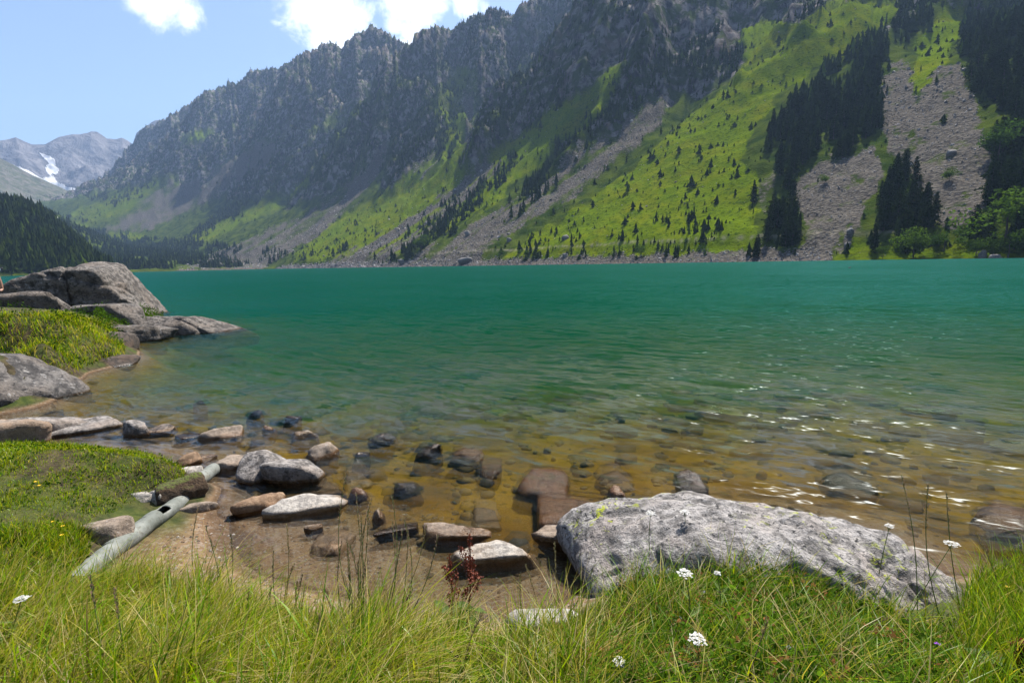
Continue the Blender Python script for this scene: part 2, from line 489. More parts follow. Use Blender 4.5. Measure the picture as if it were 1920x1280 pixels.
me = mesh_np('mountain_slope', V, [grid_faces(*TX.shape)[:, ::-1]], True,
             {'grass': blur(blur(blur(tg2))).ravel(), 'scree': blur(blur(ts2)).ravel(), 'rock': blur(rock).ravel(), 'path': path.ravel()})
tag(obj('mountain_slope', me, M_MOUNT), 'green and stony valley side rising steeply beyond the lake to a jagged ridge', kind='structure')

# ------------------------------------------------------------------ hills that close the valley
def ridge_hill(name, sky_pts, r_foot, r_top, r_end, mat, label, rough=30.0, power=1.25, nc=240, nr=110, z_foot=0.0, seed=1, back=.5, rscale=150.0, extra=None):
    sk = np.array([az_tan(*q) for q in sky_pts])
    a = np.linspace(sk[0, 0], sk[-1, 0], nc)
    tt = np.interp(a, sk[:, 0], sk[:, 1])
    r = np.concatenate([np.linspace(r_foot, r_top, int(nr * .8)), np.linspace(r_top, r_end, nr - int(nr * .8) + 1)[1:]])
    Ag, Rg = np.meshgrid(a, r)
    X, Y = Rg * np.sin(Ag), Rg * np.cos(Ag)
    top = tt * r_top + EYE[2]
    t = np.clip((Rg - r_foot) / (r_top - r_foot), 0, 1)
    z = z_foot + (top[None] - z_foot) * t ** power
    w = np.sin(np.pi * np.clip(t, 0, 1)) * .8 + .25 * t
    z = z + rough * w * (1.6 * (ridged(X / rscale, Y / (rscale * 1.8), 4, seed) - .72) + .5 * fbm(X / (rscale * .25), Y / (rscale * .25), 4, seed + 5))
    z = np.where(Rg > r_top, z - back * (Rg - r_top), z)
    # the crest keeps its outline
    tanv = (z - EYE[2]) / Rg
    over = np.maximum(np.max(tanv, 0) - tt, 0)
    z = z - over[None] * Rg * sstep(t, .3, 1)
    at = extra(X, Y, z) if extra else {}
    P = np.stack([X, Y, z], -1)
    o = obj(name, mesh_np(name, P.reshape(-1, 3), [grid_faces(*X.shape)[:, ::-1]], True, {k: v.ravel() for k, v in at.items()}), mat)
    tag(o, label, kind='structure')
    return X, Y, z

def left_attr(X, Y, z):
    k = fbm(X / 40, Y / 40, 3, 8)
    return {'grass': .3 * (k > .25), 'scree': .0 * k, 'rock': (k > .30) * 1.0, 'path': 0 * k}
LH = ridge_hill('forested_hill', [(-420, 290), (-260, 320), (-100, 352), (0, 378), (40, 385), (75, 396), (105, 420), (130, 440), (165, 470), (200, 500), (215, 512)],
                640, 980, 1500, M_MOUNT, 'dark forested hillside on the left shore of the lake', 22, 1.0, 200, 90, -1.0, 3, .05, 120, left_attr)
LB = ridge_hill('wooded_spur', [(-300, 330), (-100, 352), (0, 365), (40, 376), (80, 395), (110, 402), (140, 422), (180, 440), (230, 460)],
                1300, 1750, 2300, M_MOUNT, 'wooded spur behind the forested hill beside the waterfall', 26, 1.0, 140, 70, 20.0, 4, .05, 160, left_attr)
def moraine_attr(X, Y, z):
    return {'grass': np.ones_like(X) * .85, 'snow': 0 * X}
ridge_hill('stony_ridge', [(-300, 260), (-60, 276), (0, 296), (30, 312), (60, 328), (100, 345), (135, 360), (165, 378), (210, 400), (280, 440)],
           2900, 3700, 4600, M_FAR, 'grey stony ridge below the glacier', 55, 1.0, 160, 90, 150.0, 5, .2, 420, moraine_attr)
SNOW = [[(70, 285), (82, 289), (95, 292), (102, 300), (103, 312), (111, 318), (107, 328), (92, 330), (84, 318), (90, 305), (78, 293)],
        [(22, 308), (45, 316), (70, 330), (80, 334), (100, 330), (108, 342), (125, 350), (150, 356), (140, 364), (105, 350), (70, 336), (40, 324)]]
def far_attr(X, Y, z):
    px, py, _ = project(np.stack([X, Y, z], -1).reshape(-1, 3))
    px = px.reshape(X.shape) + 2 * fbm(X / 60, Y / 60, 2, 3); py = py.reshape(X.shape) + 2 * fbm(X / 60, Y / 60, 2, 4)
    s = np.zeros(X.shape)
    for q in SNOW:
        s = np.where(inside(px, py, q), 1.0, s)
    return {'grass': 0 * X, 'snow': s}
ridge_hill('snowy_massif', [(-300, 262), (-60, 268), (0, 262), (20, 258), (30, 257), (45, 265), (60, 271), (84, 271), (110, 257), (135, 252), (150, 252), (170, 246), (182, 247), (200, 259), (207, 258), (228, 254), (240, 261), (248, 266), (255, 246), (264, 238), (290, 225), (330, 222), (400, 260)],
           4700, 5700, 6400, M_FAR, 'pale blue distant massif with a glacier in its gully', 170, 1.0, 300, 150, 330.0, 6, .3, 700, far_attr)

# ------------------------------------------------------------------ rocks and trees: shape builders
_ico = {}
def ico(sub):
    if sub not in _ico:
        bm = bmesh.new(); bmesh.ops.create_icosphere(bm, subdivisions=sub, radius=1.0)
        bm.verts.ensure_lookup_table()
        _ico[sub] = (np.array([v.co[:] for v in bm.verts]), np.array([[v.index for v in f.verts] for f in bm.faces]))
        bm.free()
    return _ico[sub]

def noise3(P, sc, seed):
    a = perlin(P[:, 0] * sc + .37 * P[:, 2] * sc, P[:, 1] * sc - .21 * P[:, 2] * sc, seed)
    b = perlin(P[:, 1] * sc + 5.2, P[:, 2] * sc + .3 * P[:, 0] * sc, seed + 3)
    c = perlin(P[:, 2] * sc - 3.1, P[:, 0] * sc + .25 * P[:, 1] * sc, seed + 7)
    return (a + b + c) / 2

def rock_shape(seed, dims, sub=5, planes=13, p=11.0, rough=.045, top=None, extra=(), cracks=()):
    """a weathered block: a ball cut by random planes with worn edges; top = flatness of the upper face"""
    g = np.random.default_rng(seed)
    D, F = ico(sub)
    nn = g.normal(size=(planes, 3)); nn /= np.linalg.norm(nn, axis=1)[:, None]
    dd = g.uniform(.68, .98, planes)
    ax = np.array([(1, 0, 0), (-1, 0, 0), (0, 1, 0), (0, -1, 0), (0, 0, 1), (0, 0, -1)], float)
    dx = np.array([.95, .95, .95, .95, .82 if top is None else top, .9])
    ax = ax + g.normal(scale=.12, size=ax.shape); ax /= np.linalg.norm(ax, axis=1)[:, None]
    for e in extra:
        v = np.array(e[:3], float); v /= np.linalg.norm(v)
        ax = np.vstack([ax, v]); dx = np.append(dx, e[3])
    nn = np.vstack([nn, ax]); dd = np.append(dd, dx)
    q = np.maximum(D @ nn.T, 0) / dd
    p = p * 2.6
    r = (q ** p).sum(1) ** (-1 / p)
    P = D * r[:, None]
    P = P / np.abs(P).max(0) * (np.array(dims) / 2)
    s = float(np.mean(dims))
    nz = noise3(P / s, 1.7, seed) * .5 + noise3(P / s, 4.2, seed + 11) * .3 + noise3(P / s, 10, seed + 21) * .16 + noise3(P / s, 23, seed + 31) * .08
    st = noise3(P / s, 2.6, seed + 41); st = np.round(st * 7) / 7 - st     # broken ledges
    P = P + D * ((nz * 1.9 + st * 1.5) * rough * s)[:, None]
    for cn, co, cw, cd in cracks:
        cn = np.array(cn, float); cn /= np.linalg.norm(cn)
        e = P @ cn - co + .06 * s * noise3(P / s, 3.0, seed + 61)
        P = P - D * (cd * np.exp(-(e / cw) ** 2))[:, None]
    return P, F

# ------------------------------------------------------------------ forest on the far slopes
def leaf_material(name, trans=.25, bright=1.0):
    m, nt, out = new_mat(name)
    c = attr(nt, 'col', 0)
    n = noise(nt, pos(nt), .8, 3.0)
    c = mixc(nt, smooth(nt, n, .3, .7), mixc(nt, .35, c, (0, 0, 0)), c)
    rnd = N(nt, 'ShaderNodeObjectInfo').outputs['Random']
    c = mixc(nt, math_(nt, 'MULTIPLY', rnd, .55), c, mixc(nt, 1.0, c, (2.3, 1.9, 1.3), 'MULTIPLY'))
    d = N(nt, 'ShaderNodeBsdfDiffuse', None, Color=c, Roughness=.5)
    t = N(nt, 'ShaderNodeBsdfTranslucent', None, Color=c)
    mx = N(nt, 'ShaderNodeMixShader', None, i0=trans, i1=d.outputs[0], i2=t.outputs[0])
    nt.links.new(mx.outputs[0], out.inputs[0])
    return m
M_NEEDLE = leaf_material('pine_needles', .15)
M_LEAF = leaf_material('broad_leaves', .4)
m, nt, out = new_mat('bark')
bc = mixc(nt, noise(nt, objco(nt), 6.0), (.05, .035, .025), (.16, .12, .09))
b = N(nt, 'ShaderNodeBsdfPrincipled', None, Base_Color=bc, Roughness=.95); nt.links.new(b.outputs[0], out.inputs[0])
M_BARK = m

def far_tree(seed, tiers=3, k=5, slim=.17):
    g = np.random.default_rng(seed)
    V, F = [], []
    for i in range(tiers):
        t0 = .04 + .76 * i / tiers; t1 = min(1.0, t0 + .46)
        rad = slim * (1 - t0) ** .75 * g.uniform(.85, 1.2)
        o = len(V)
        V.append((g.normal(scale=.012), g.normal(scale=.012), t1))
        ph = g.uniform(0, 6.28)
        for j in range(k):
            a = ph + 6.283 * j / k; rj = rad * (1.25 if j % 2 else .62) * g.uniform(.8, 1.25)
            V.append((rj * math.cos(a), rj * math.sin(a), t0 + g.uniform(-.03, .06)))
        for j in range(k):
            F.append((o, o + 1 + j, o + 1 + (j + 1) % k))
    return np.array(V), np.array(F)
FT = [far_tree(i, slim=[.14, .17, .2, .16, .23, .18][i]) for i in range(6)]

def tan_runmax():
    t = (TZ - EYE[2]) / np.hypot(TX, TY)
    return np.maximum.accumulate(np.vstack([np.full((1, t.shape[1]), -9.0), t[:-1]]), axis=0)
RUNM = tan_runmax()

def scatter(X, Y, Z, dens, n, dist_pow, runm=None, hh=10.0, g=rng):
    """plan points spread over a sheet by density, only where the photograph could see them"""
    Rg = np.hypot(X, Y)
    if runm is None:
        t = (Z - EYE[2]) / Rg
        runm = np.maximum.accumulate(np.vstack([np.full((1, t.shape[1]), -9.0), t[:-1]]), axis=0)
    vis = ((Z + hh - EYE[2]) / Rg) > runm
    px, py, _ = project(np.stack([X, Y, Z], -1).reshape(-1, 3))
    px, py = px.reshape(X.shape), py.reshape(X.shape)
    vis &= (px > -140) & (px < 2060) & (py > -160)
    area = np.abs(np.gradient(Rg, axis=0)) * Rg * np.abs(np.gradient(np.arctan2(X, Y), axis=1))
    w = area * dens * vis * (Rg / 500.0) ** dist_pow
    w = w[:-1, :-1].ravel()
    idx = g.choice(w.size, n, p=w / w.sum())
    i, j = np.unravel_index(idx, (X.shape[0] - 1, X.shape[1] - 1))
    a, b = g.random(n), g.random(n)
    def bl(Q):
        return Q[i, j] * (1 - a) * (1 - b) + Q[i + 1, j] * a * (1 - b) + Q[i, j + 1] * (1 - a) * b + Q[i + 1, j + 1] * a * b
    return bl(X), bl(Y), bl(Z), i, j

x1, y1, z1, i1, j1 = scatter(TX, TY, TZ, np.where(fdens < .1, fdens * .9, fdens), 44000, -.42, RUNM)
fd = fdens[i1, j1]; gs = tg[i1, j1]; cz = cliffzone[i1, j1]
keep = tile_h(x1, y1) > 1.5
hT = rng.uniform(5, 16.5, len(x1))
hT = np.where(cz > .4, rng.uniform(6, 12, len(x1)), hT)
small = (fd < .3) & (cz < .4)
hT = np.where(small, rng.gamma(2.2, 1.05, len(x1)) + 1.0, hT)
near_m = np.hypot(x1, y1) < 1500
hT = np.where((gs > .5) & (fd > .3) & (rng.random(len(x1)) < .35), hT * .45, hT)
_p1 = project(np.stack([x1, y1, z1], -1))
hT = np.where((_p1[0] > 1100) & (_p1[0] < 1412) & (_p1[1] > 395), hT * .5, hT)
x1, y1, z1, hT, fd, small = (q[keep] for q in (x1, y1, z1, hT, fd, small))
D1 = project(np.stack([x1, y1, z1], -1))
vis_h = hT / D1[2] * ((D1[0] > -20) & (D1[0] < 1940) & (D1[1] > -10))
order = np.argsort(-vis_h)
IND = order[:300]
rest = np.setdiff1d(np.arange(len(x1)), IND)

def lh_d(X, Y, Z):
    return 1.0 * (Z > 1.5) * (fbm(X / 40, Y / 40, 3, 8) < .34)
x2, y2, z2, _, _ = scatter(*LH, lh_d(*LH), 3000, 0.0)
x3, y3, z3, _, _ = scatter(*LB, lh_d(*LB), 1500, 0.0)
FX = np.concatenate([x1[rest], x2, x3]); FY = np.concatenate([y1[rest], y2, y3]); FZ = np.concatenate([z1[rest], z2, z3])
FH = np.concatenate([hT[rest], rng.uniform(9, 19, len(x2)), rng.uniform(9, 18, len(x3))])
SM = np.concatenate([small[rest], np.zeros(len(x2) + len(x3), bool)])

Vs, Fs, Cs, off = [], [], [], 0
vid = rng.integers(0, 6, len(FX)); yaw = rng.uniform(0, 6.283, len(FX))
base_c = np.array([.022, .044, .010]); alt_c = np.array([.055, .09, .014]); lush = np.array([.085, .15, .02])
for t in range(6):
    k = np.where(vid == t)[0]
    TV, TF = FT[t]
    c, s = np.cos(yaw[k])[:, None], np.sin(yaw[k])[:, None]
    wid = np.where(SM[k], rng.uniform(1.3, 2.4, len(k)), rng.uniform(.85, 1.35, len(k)))[:, None]
    vx = (TV[None, :, 0] * c - TV[None, :, 1] * s) * FH[k][:, None] * wid + FX[k][:, None]
    vy = (TV[None, :, 0] * s + TV[None, :, 1] * c) * FH[k][:, None] * wid + FY[k][:, None]
    vz = TV[None, :, 2] * FH[k][:, None] + FZ[k][:, None] - .3
    Vs.append(np.stack([vx, vy, vz], -1).reshape(-1, 3))
    Fs.append((TF[None] + (off + np.arange(len(k)) * len(TV))[:, None, None]).reshape(-1, 3))
    mixw = rng.random((len(k), 1)) ** 2
    cc = base_c * (1 - mixw) + alt_c * mixw
    cc = np.where(rng.random((len(k), 1)) < np.where(SM[k], .12, .035)[:, None], lush, cc)
    Cs.append(np.repeat(cc, len(TV), 0))
    off += len(k) * len(TV)
tag(obj('pine_forest', mesh_np('pine_forest', np.concatenate(Vs), [np.concatenate(Fs)], False, {'col': np.concatenate(Cs)}), M_NEEDLE),
    'dark pine forest and scattered bushes covering the far slopes', kind='stuff')

def crown_mesh(seed, slim, leafy=False):
    """unit-height crown: whorls of branches carrying small needle clumps"""
    g = np.random.default_rng(seed)
    V, F, C = [], [], []
    levels = 15
    for l in range(levels):
        t = .10 + .88 * l / (levels - 1)
        Lb = slim * ((1 - t ** 1.5) ** .9) * g.uniform(.6, 1.3) + .015
        nb = 7 if t < .8 else 4
        ph = g.uniform(0, 6.28)
        for bI in range(nb):
            a = ph + 6.283 * bI / nb + g.normal(scale=.25); Lr = Lb * g.uniform(.55, 1.2)
            for q in (.35, .62, .9):
                if g.random() < .12: continue
                cx, cy_, cz_ = Lr * q * math.cos(a), Lr * q * math.sin(a), t + .05 * q * q * g.uniform(-.6, 1.0) - .02 * q
                sz = g.uniform(.022, .042) * (1.15 - .4 * t)
                sh = g.uniform(.55, 1.25)
                for _ in range(5):
                    d = g.normal(size=3); d /= np.linalg.norm(d); e = np.cross(d, g.normal(size=3)); e /= np.linalg.norm(e)
                    p0 = np.array((cx, cy_, cz_)) + g.normal(scale=sz * .5, size=3)
                    o = len(V)
                    V += [p0 - e * sz * .6, p0 + e * sz * .6, p0 + d * sz * 1.3]
                    F.append((o, o + 1, o + 2)); C += [(.030 * sh, .058 * sh, .012 * sh)] * 3
    return np.array(V), np.array(F), np.array(C)

def trunk_mesh(name, h=1.0, r=.018, seed=0, n=6):
    g = np.random.default_rng(seed)
    V, F = [], []
    lv = [0, .15, .4, .7, .97]
    for i, t in enumerate(lv):
        rr_ = r * (1 - t) ** .8 + .002
        ox, oy = (g.normal(scale=.006, size=2) if i else (0, 0))
        for j in range(n):
            a = 6.283 * j / n; V.append((ox + rr_ * math.cos(a), oy + rr_ * math.sin(a), h * t - .03 * (i == 0)))
    for i in range(len(lv) - 1):
        for j in range(n):
            F.append((i * n + j, i * n + (j + 1) % n, (i + 1) * n + (j + 1) % n, (i + 1) * n + j))
    return mesh_np(name, np.array(V), [np.array(F)])

PINE = []
for i in range(7):
    v, f, c = crown_mesh(50 + i, [.16, .20, .25, .18, .30, .22, .17][i])
    cm = mesh_np('crown', v, [f], False, {'col': c}); cm.materials.append(M_NEEDLE)
    tm = trunk_mesh('trunk', 1.0, .016, i); tm.materials.append(M_BARK)
    PINE.append((cm, tm))
def pine_place(px, py, h, alone):
    big_ = 'tall' if h > 13 else ('middle-sized' if h > 7 else 'small')
    if alone: return big_ + ' dark pine standing by itself on the green meadow across the lake', 'lone pines on the meadow'
    for lim, txt in ((1860, 'at the right edge of the far slope'), (1770, 'right of the upper scree'), (1600, 'between the two scree slopes'),
                     (1480, 'just left of the scree fan'), (1395, 'in the forest left of the scree fan'), (1140, 'in the row at the foot of the meadow'), (-999, 'on the striped slope left of the meadow')):
        if px > lim: return big_ + ' dark pine ' + ('high up ' if py < 200 else ('low by the shore ' if py > 420 else '')) + txt, 'pines ' + txt
for n_, i in enumerate(IND):
    cm, tm = PINE[n_ % 7]
    o = obj('pine_tree', None, loc=(x1[i], y1[i], z1[i] - .3), rot=(0, 0, random.uniform(0, 6.28)))
    w_ = random.uniform(.8, 1.45) * (1.4 if small[i] else 1)
    o.scale = (hT[i] * w_, hT[i] * w_ * random.uniform(.75, 1.3), hT[i])
    o.rotation_euler = (random.uniform(-.05, .05), random.uniform(-.05, .05), o.rotation_euler.z)
    lab, grp = pine_place(D1[0][i], D1[1][i], hT[i], bool(small[i]))
    tag(o, lab, 'tree', grp)
    obj('crown', cm, parent=o); obj('trunk', tm, parent=o)

# ------------------------------------------------------------------ things on the far side placed where the photograph shows them
bpy.context.view_layer.update()
_dg = bpy.context.evaluated_depsgraph_get()
_terr = {'mountain_slope', 'forested_hill', 'wooded_spur', 'stony_ridge', 'snowy_massif'}
def hit(px, py):
    d = Vector(unit(px, py)); o = Vector(EYE)
    for _ in range(60):
        ok, loc, nrm, _i, ob, _m = SC.ray_cast(_dg, o, d)
        if not ok: return None
        if ob.name in _terr: return np.array(loc), np.array(nrm)
        o = loc + d * .05
    return None

def broad_shape(seed, n=420):
    g = np.random.default_rng(seed)
    lob = [(g.normal(scale=.2), g.normal(scale=.2), g.uniform(.35, .8), g.uniform(.17, .3)) for _ in range(9)]
    V, F, C = [], [], []
    for _ in range(n):
        lx, ly, lz, lr = lob[g.integers(len(lob))]
        d = g.normal(size=3); d /= np.linalg.norm(d)
        p0 = np.array((lx, ly, lz)) + d * lr * g.uniform(.6, 1.08) * np.array((1, 1, .8))
        sh = g.uniform(.6, 1.3)
        for _k in range(4):
            e = g.normal(size=3); e /= np.linalg.norm(e); f_ = np.cross(e, g.normal(size=3)); f_ /= np.linalg.norm(f_)
            q = p0 + g.normal(scale=.03, size=3); o = len(V); s = g.uniform(.02, .04)
            V += [q - f_ * s, q + e * s * .5, q + f_ * s, q - e * s * .5]; F.append((o, o + 1, o + 2, o + 3)); C += [(.075 * sh, .155 * sh, .016 * sh)] * 4
    return mesh_np('crown', np.array(V), [np.array(F)], False, {'col': np.array(C)})
BROAD = [broad_shape(300 + i) for i in range(3)]
for q in BROAD: q.materials.append(M_LEAF)
BSPOT = [(1712, 484, 58, 'rounded bright green bush on the far shore below the pines'), (1890, 486, 62, 'bright green bush at the waterline by the right edge of the view'),
         (1885, 455, 105, 'tall light green broadleaf tree above the shore at the right edge'), (1872, 300, 70, 'light green broadleaf tree high beside the upper scree at the right'),
         (1830, 478, 40, 'low green bush between the pines and the pale shore boulders'), (1655, 484, 24, 'small green bush at the foot of the scree fan'),
         (1545, 345, 18, 'lone green bush in the middle of the grey scree fan'), (1770, 470, 44, 'green bush in the shade of the right-hand pines'),
         (1200, 482, 24, 'green bush on the shore below the meadow pines'), (790, 470, 30, 'green bush between two grey scree strips'),
         (985, 482, 16, 'little green bush at the foot of the meadow'), (940, 482, 14, 'little green bush left of the meadow foot'),
         (1780, 340, 26, 'green bush on the stony slope between the pines')]
for i, (px, py, hp, lab) in enumerate(BSPOT):
    q = hit(px, py)
    if q is None: continue
    p0 = q[0]; h_ = hp * np.dot(p0 - EYE, _f) / FPX
    o = obj('broadleaf_bush' if hp < 66 else 'broadleaf_tree', None, loc=(p0[0], p0[1], p0[2] - .1), rot=(0, 0, i * 1.3), scale=(h_ * 1.15, h_ * 1.15, h_))
    tag(o, lab, 'bush' if hp < 66 else 'tree')
    obj('crown', BROAD[i % 3], parent=o); tm = PINE[i % 7][1]; obj('trunk', tm, parent=o, scale=(1.2, 1.2, .6))

def stone_material(name, dark, light, warm, bumpk=.012, scale=1.0, lichen=0.0, blot=.35, wetline=True, white=.6):
    m, nt, out = new_mat(name)
    oc = objco(nt); p = pos(nt)
    n1 = noise(nt, oc, 2.2 * scale, 6.0, .65); n2 = noise(nt, oc, 9.0 * scale, 6.0, .7); n3 = noise(nt, oc, 55.0 * scale, 4.0, .7); nl = noise(nt, oc, 24 * scale, 5.0, .7, .4)
    c = mixc(nt, smooth(nt, n2, .40, .60), dark, light)
    c = mixc(nt, smooth(nt, n1, .46, .66, 0, .7), c, warm)
    c = mixc(nt, smooth(nt, n3, .52, .68, 0, .55), c, tuple(q * .35 for q in dark))
    c = mixc(nt, smooth(nt, nl, .55, .63, 0, blot), c, (.035, .034, .036))
    c = mixc(nt, smooth(nt, noise(nt, oc, 17 * scale, 5.0, .7), .60, .68, 0, white), c, (.52, .50, .48))
    if lichen:
        nz = N(nt, 'ShaderNodeSeparateXYZ', None, Vector=N(nt, 'ShaderNodeNewGeometry').outputs['Normal']).outputs[2]
        l = math_(nt, 'MULTIPLY', smooth(nt, noise(nt, oc, 11 * scale, 6.0, .75, .6), .575, .61), smooth(nt, noise(nt, oc, 1.6, 2.0), .42, .58))
        l = math_(nt, 'MULTIPLY', l, smooth(nt, nz, .3, .7))
        c = mixc(nt, math_(nt, 'MULTIPLY', l, lichen), c, (.50, .55, .035))
    rgh = .88
    if wetline:
        z = N(nt, 'ShaderNodeSeparateXYZ', None, Vector=p).outputs[2]
        zz = math_(nt, 'ADD', z, math_(nt, 'MULTIPLY', math_(nt, 'SUBTRACT', n1, .5), .07))
        wet = smooth(nt, zz, .055, .02)
        wc = mixc(nt, 1.0, c, (.50, .36, .22), 'MULTIPLY')
        c = mixc(nt, wet, c, wc)
        rgh = smooth(nt, wet, 0, 1, .88, .25)
    h = math_(nt, 'ADD', math_(nt, 'MULTIPLY', n2, 1.0), math_(nt, 'MULTIPLY', n3, .25))
    h = math_(nt, 'ADD', h, math_(nt, 'MULTIPLY', nl, .4))
    b = N(nt, 'ShaderNodeBsdfPrincipled', None, Base_Color=c, Roughness=rgh, Normal=bump(nt, h, bumpk, 1.0))
    b.inputs['Specular IOR Level'].default_value = .3
    nt.links.new(b.outputs[0], out.inputs[0])
    return m
M_FARSTONE = stone_material('far_stone', (.16, .15, .14), (.34, .32, .30), (.26, .22, .18), .1, .3, wetline=False)

for i, (px, py, wp, hp, lab) in enumerate([
        (872, 492, 34, 10, 'large flat grey boulder on the far shore below the scree strip'), (1060, 482, 14, 8, 'grey stone block on the far shore at the meadow foot'),
        (1588, 462, 12, 9, 'pale block at the bottom of the big scree fan'), (1842, 482, 16, 14, 'pointed pale boulder on the right far shore'),
        (1868, 486, 20, 10, 'low pale boulder at the waterline on the right far shore'), (1595, 436, 14, 9, 'tilted pale block at the edge of the scree fan'),
        (878, 440, 12, 8, 'grey block on the scree strip above the flat shore boulder'), (955, 452, 10, 7, 'white stone at the edge of the scree below the meadow'),
        (1060, 448, 16, 8, 'grey rock lying on the lower meadow'), (1782, 290, 16, 10, 'large pale block on the upper scree at the right'), (755, 494, 18, 9, 'dark shore boulder at the foot of the striped slope')]):
    q = hit(px, py)
    if q is None: continue
    dpt = np.dot(q[0] - EYE, _f); w_ = wp * dpt / FPX; h_ = hp * dpt / FPX
    P_, F_ = rock_shape(700 + i, (w_, w_ * .8, h_ * 1.6), 3)
    tag(obj('boulder', mesh_np('boulder', P_, [F_]), M_FARSTONE, loc=tuple(q[0] + np.array((0, 0, h_ * .2)))), lab, 'boulder')

# loose stones of the scree slopes and the stony far shore
sd = np.where(ts_ > .5, 1.0, 0) * sstep(R * 0 + np.hypot(TX, TY) * -1, -2600, -500) + shore * 3.0 + .03 * (tg > .5) * (np.hypot(TX, TY) < 900)
x4, y4, z4, i4, j4 = scatter(TX, TY, TZ, sd, 17000, -.9, RUNM, 1.0)
oc_v, oc_f = ico(1)
oc_v = np.array([(1, 0, 0), (-1, 0, 0), (0, 1, 0), (0, -1, 0), (0, 0, 1), (0, 0, -1)], float)
oc_f = np.array([(0, 2, 4), (2, 1, 4), (1, 3, 4), (3, 0, 4), (2, 0, 5), (1, 2, 5), (3, 1, 5), (0, 3, 5)])
nS = len(x4)
dist4 = np.hypot(x4, y4)
sz = np.clip(rng.lognormal(-.75, .5, nS), .2, 2.2) * np.clip(dist4 / 420, .8, 2.0)
rot_ = rng.normal(size=(nS, 3, 3)); rot_ = np.linalg.qr(rot_)[0]
vv = oc_v[None] * rng.uniform(.55, 1.2, (nS, 6, 1)) * np.array((1, .75, .5))
vv = np.einsum('nij,nkj->nki', rot_, vv) * sz[:, None, None] + np.stack([x4, y4, z4 + sz * .15], -1)[:, None]
cs = np.repeat(rng.uniform(.10, .45, (nS, 1)) * np.array((1.05, .98, .94)), 6, 0)
m, nt, out = new_mat('scree_stone')
b = N(nt, 'ShaderNodeBsdfPrincipled', None, Base_Color=attr(nt, 'col', 0), Roughness=.9); nt.links.new(b.outputs[0], out.inputs[0])
tag(obj('scree_stones', mesh_np('scree_stones', vv.reshape(-1, 3), [(oc_f[None] + (np.arange(nS) * 6)[:, None, None]).reshape(-1, 3)], False, {'col': cs}), m),
    'grey loose stones of the scree slopes and the far shore', kind='stuff')

# the small white waterfall at the head of the valley
wf = [(102, 402), (104, 406), (107, 410), (108, 414), (112, 418), (116, 423)]
Vw, Fw = [], []
last = 9e9
for k, (px, py) in enumerate(wf):
    q = hit(px, py)
    dd = min(np.linalg.norm(q[0] - EYE), last) if q is not None else last
    last = dd
    hw = (2.2 + 1.0 * (k % 2)) if k < 5 else 4.0
    for e, back in ((-1, 0), (0, -1), (1, 0)):
        d_ = unit(px + e * hw, py)
        Vw.append(EYE + d_ * (dd - 3 + 3 * back) + np.array((0, 0, random.uniform(-.5, .5))))
for k in range(len(wf) - 1):
    for e in range(2):
        a = k * 3 + e; Fw.append((a, a + 1, a + 4, a + 3))
m, nt, out = new_mat('white_water')
b = N(nt, 'ShaderNodeBsdfPrincipled', None, Base_Color=mixc(nt, noise(nt, pos(nt), .4, 3.0), (.75, .78, .8), (.9, .9, .9)), Roughness=.6); nt.links.new(b.outputs[0], out.inputs[0])
tag(obj('waterfall', mesh_np('waterfall', np.array(Vw), [np.array(Fw)]), m), 'small white waterfall at the head of the valley, far left', 'waterfall')

# ------------------------------------------------------------------ the near ground: bank, pool, lake bed, headland
CTRL = []
def L(px, py, z):                       # land, seen at that point
    p = W(px, py, z); CTRL.append((p[0], p[1], z))
def U(px, py, z):                       # bed below the water seen at that point
    p = W(px, py, 0); d = math.hypot(p[0], p[1])
    lim = -(.115 * (d - 3.4) + .05 * max(d - 8, 0)) * (1.0 if px < 1200 else (.8 if px < 1500 else .6))
    CTRL.append((p[0], p[1], z if z > -.3 else max(z, lim)))
for a in ((-300, 1280, .85), (0, 1280, .8), (250, 1280, .74), (480, 1280, .68), (720, 1280, .62), (960, 1280, .60), (1200, 1280, .72), (1440, 1280, .78), (1700, 1280, .74), (1920, 1280, .72), (2200, 1280, .75),
          (-150, 1190, .68), (60, 1190, .62), (300, 1190, .50), (560, 1190, .36), (760, 1200, .32), (930, 1205, .30), (1080, 1200, .42), (1250, 1180, .58), (1450, 1180, .60), (1650, 1200, .42), (1850, 1190, .36), (2050, 1150, .4),
          (1200, 1110, .30), (1350, 1090, .42), (1500, 1105, .44), (1640, 1150, .26), (1900, 1120, .2), (1850, 1100, .08), (2050, 1070, .15),
          (150, 1110, .36), (300, 1110, .24), (420, 1120, .15), (540, 1130, .12), (680, 1165, .10), (830, 1185, .10), (950, 1190, .14), (1060, 1140, .05),
          (240, 1075, .13), (340, 1040, .06), (390, 995, .03), (300, 1060, .09), (450, 1085, .04),
          (0, 850, .54), (345, 902, .03), (-150, 850, .55), (120, 842, .54), (220, 848, .50), (296, 858, .44), (322, 872, .36), (250, 890, .36), (150, 900, .42), (0, 920, .5), (100, 960, .40), (200, 930, .30), (270, 945, .16), (0, 1010, .5), (90, 1040, .40), (160, 1010, .28), (0, 1100, .55), (90, 1110, .46),
          (0, 1400, .9), (960, 1400, .75), (1920, 1400, .85), (-600, 1280, 1.0), (2600, 1280, .9)):
    L(*a)
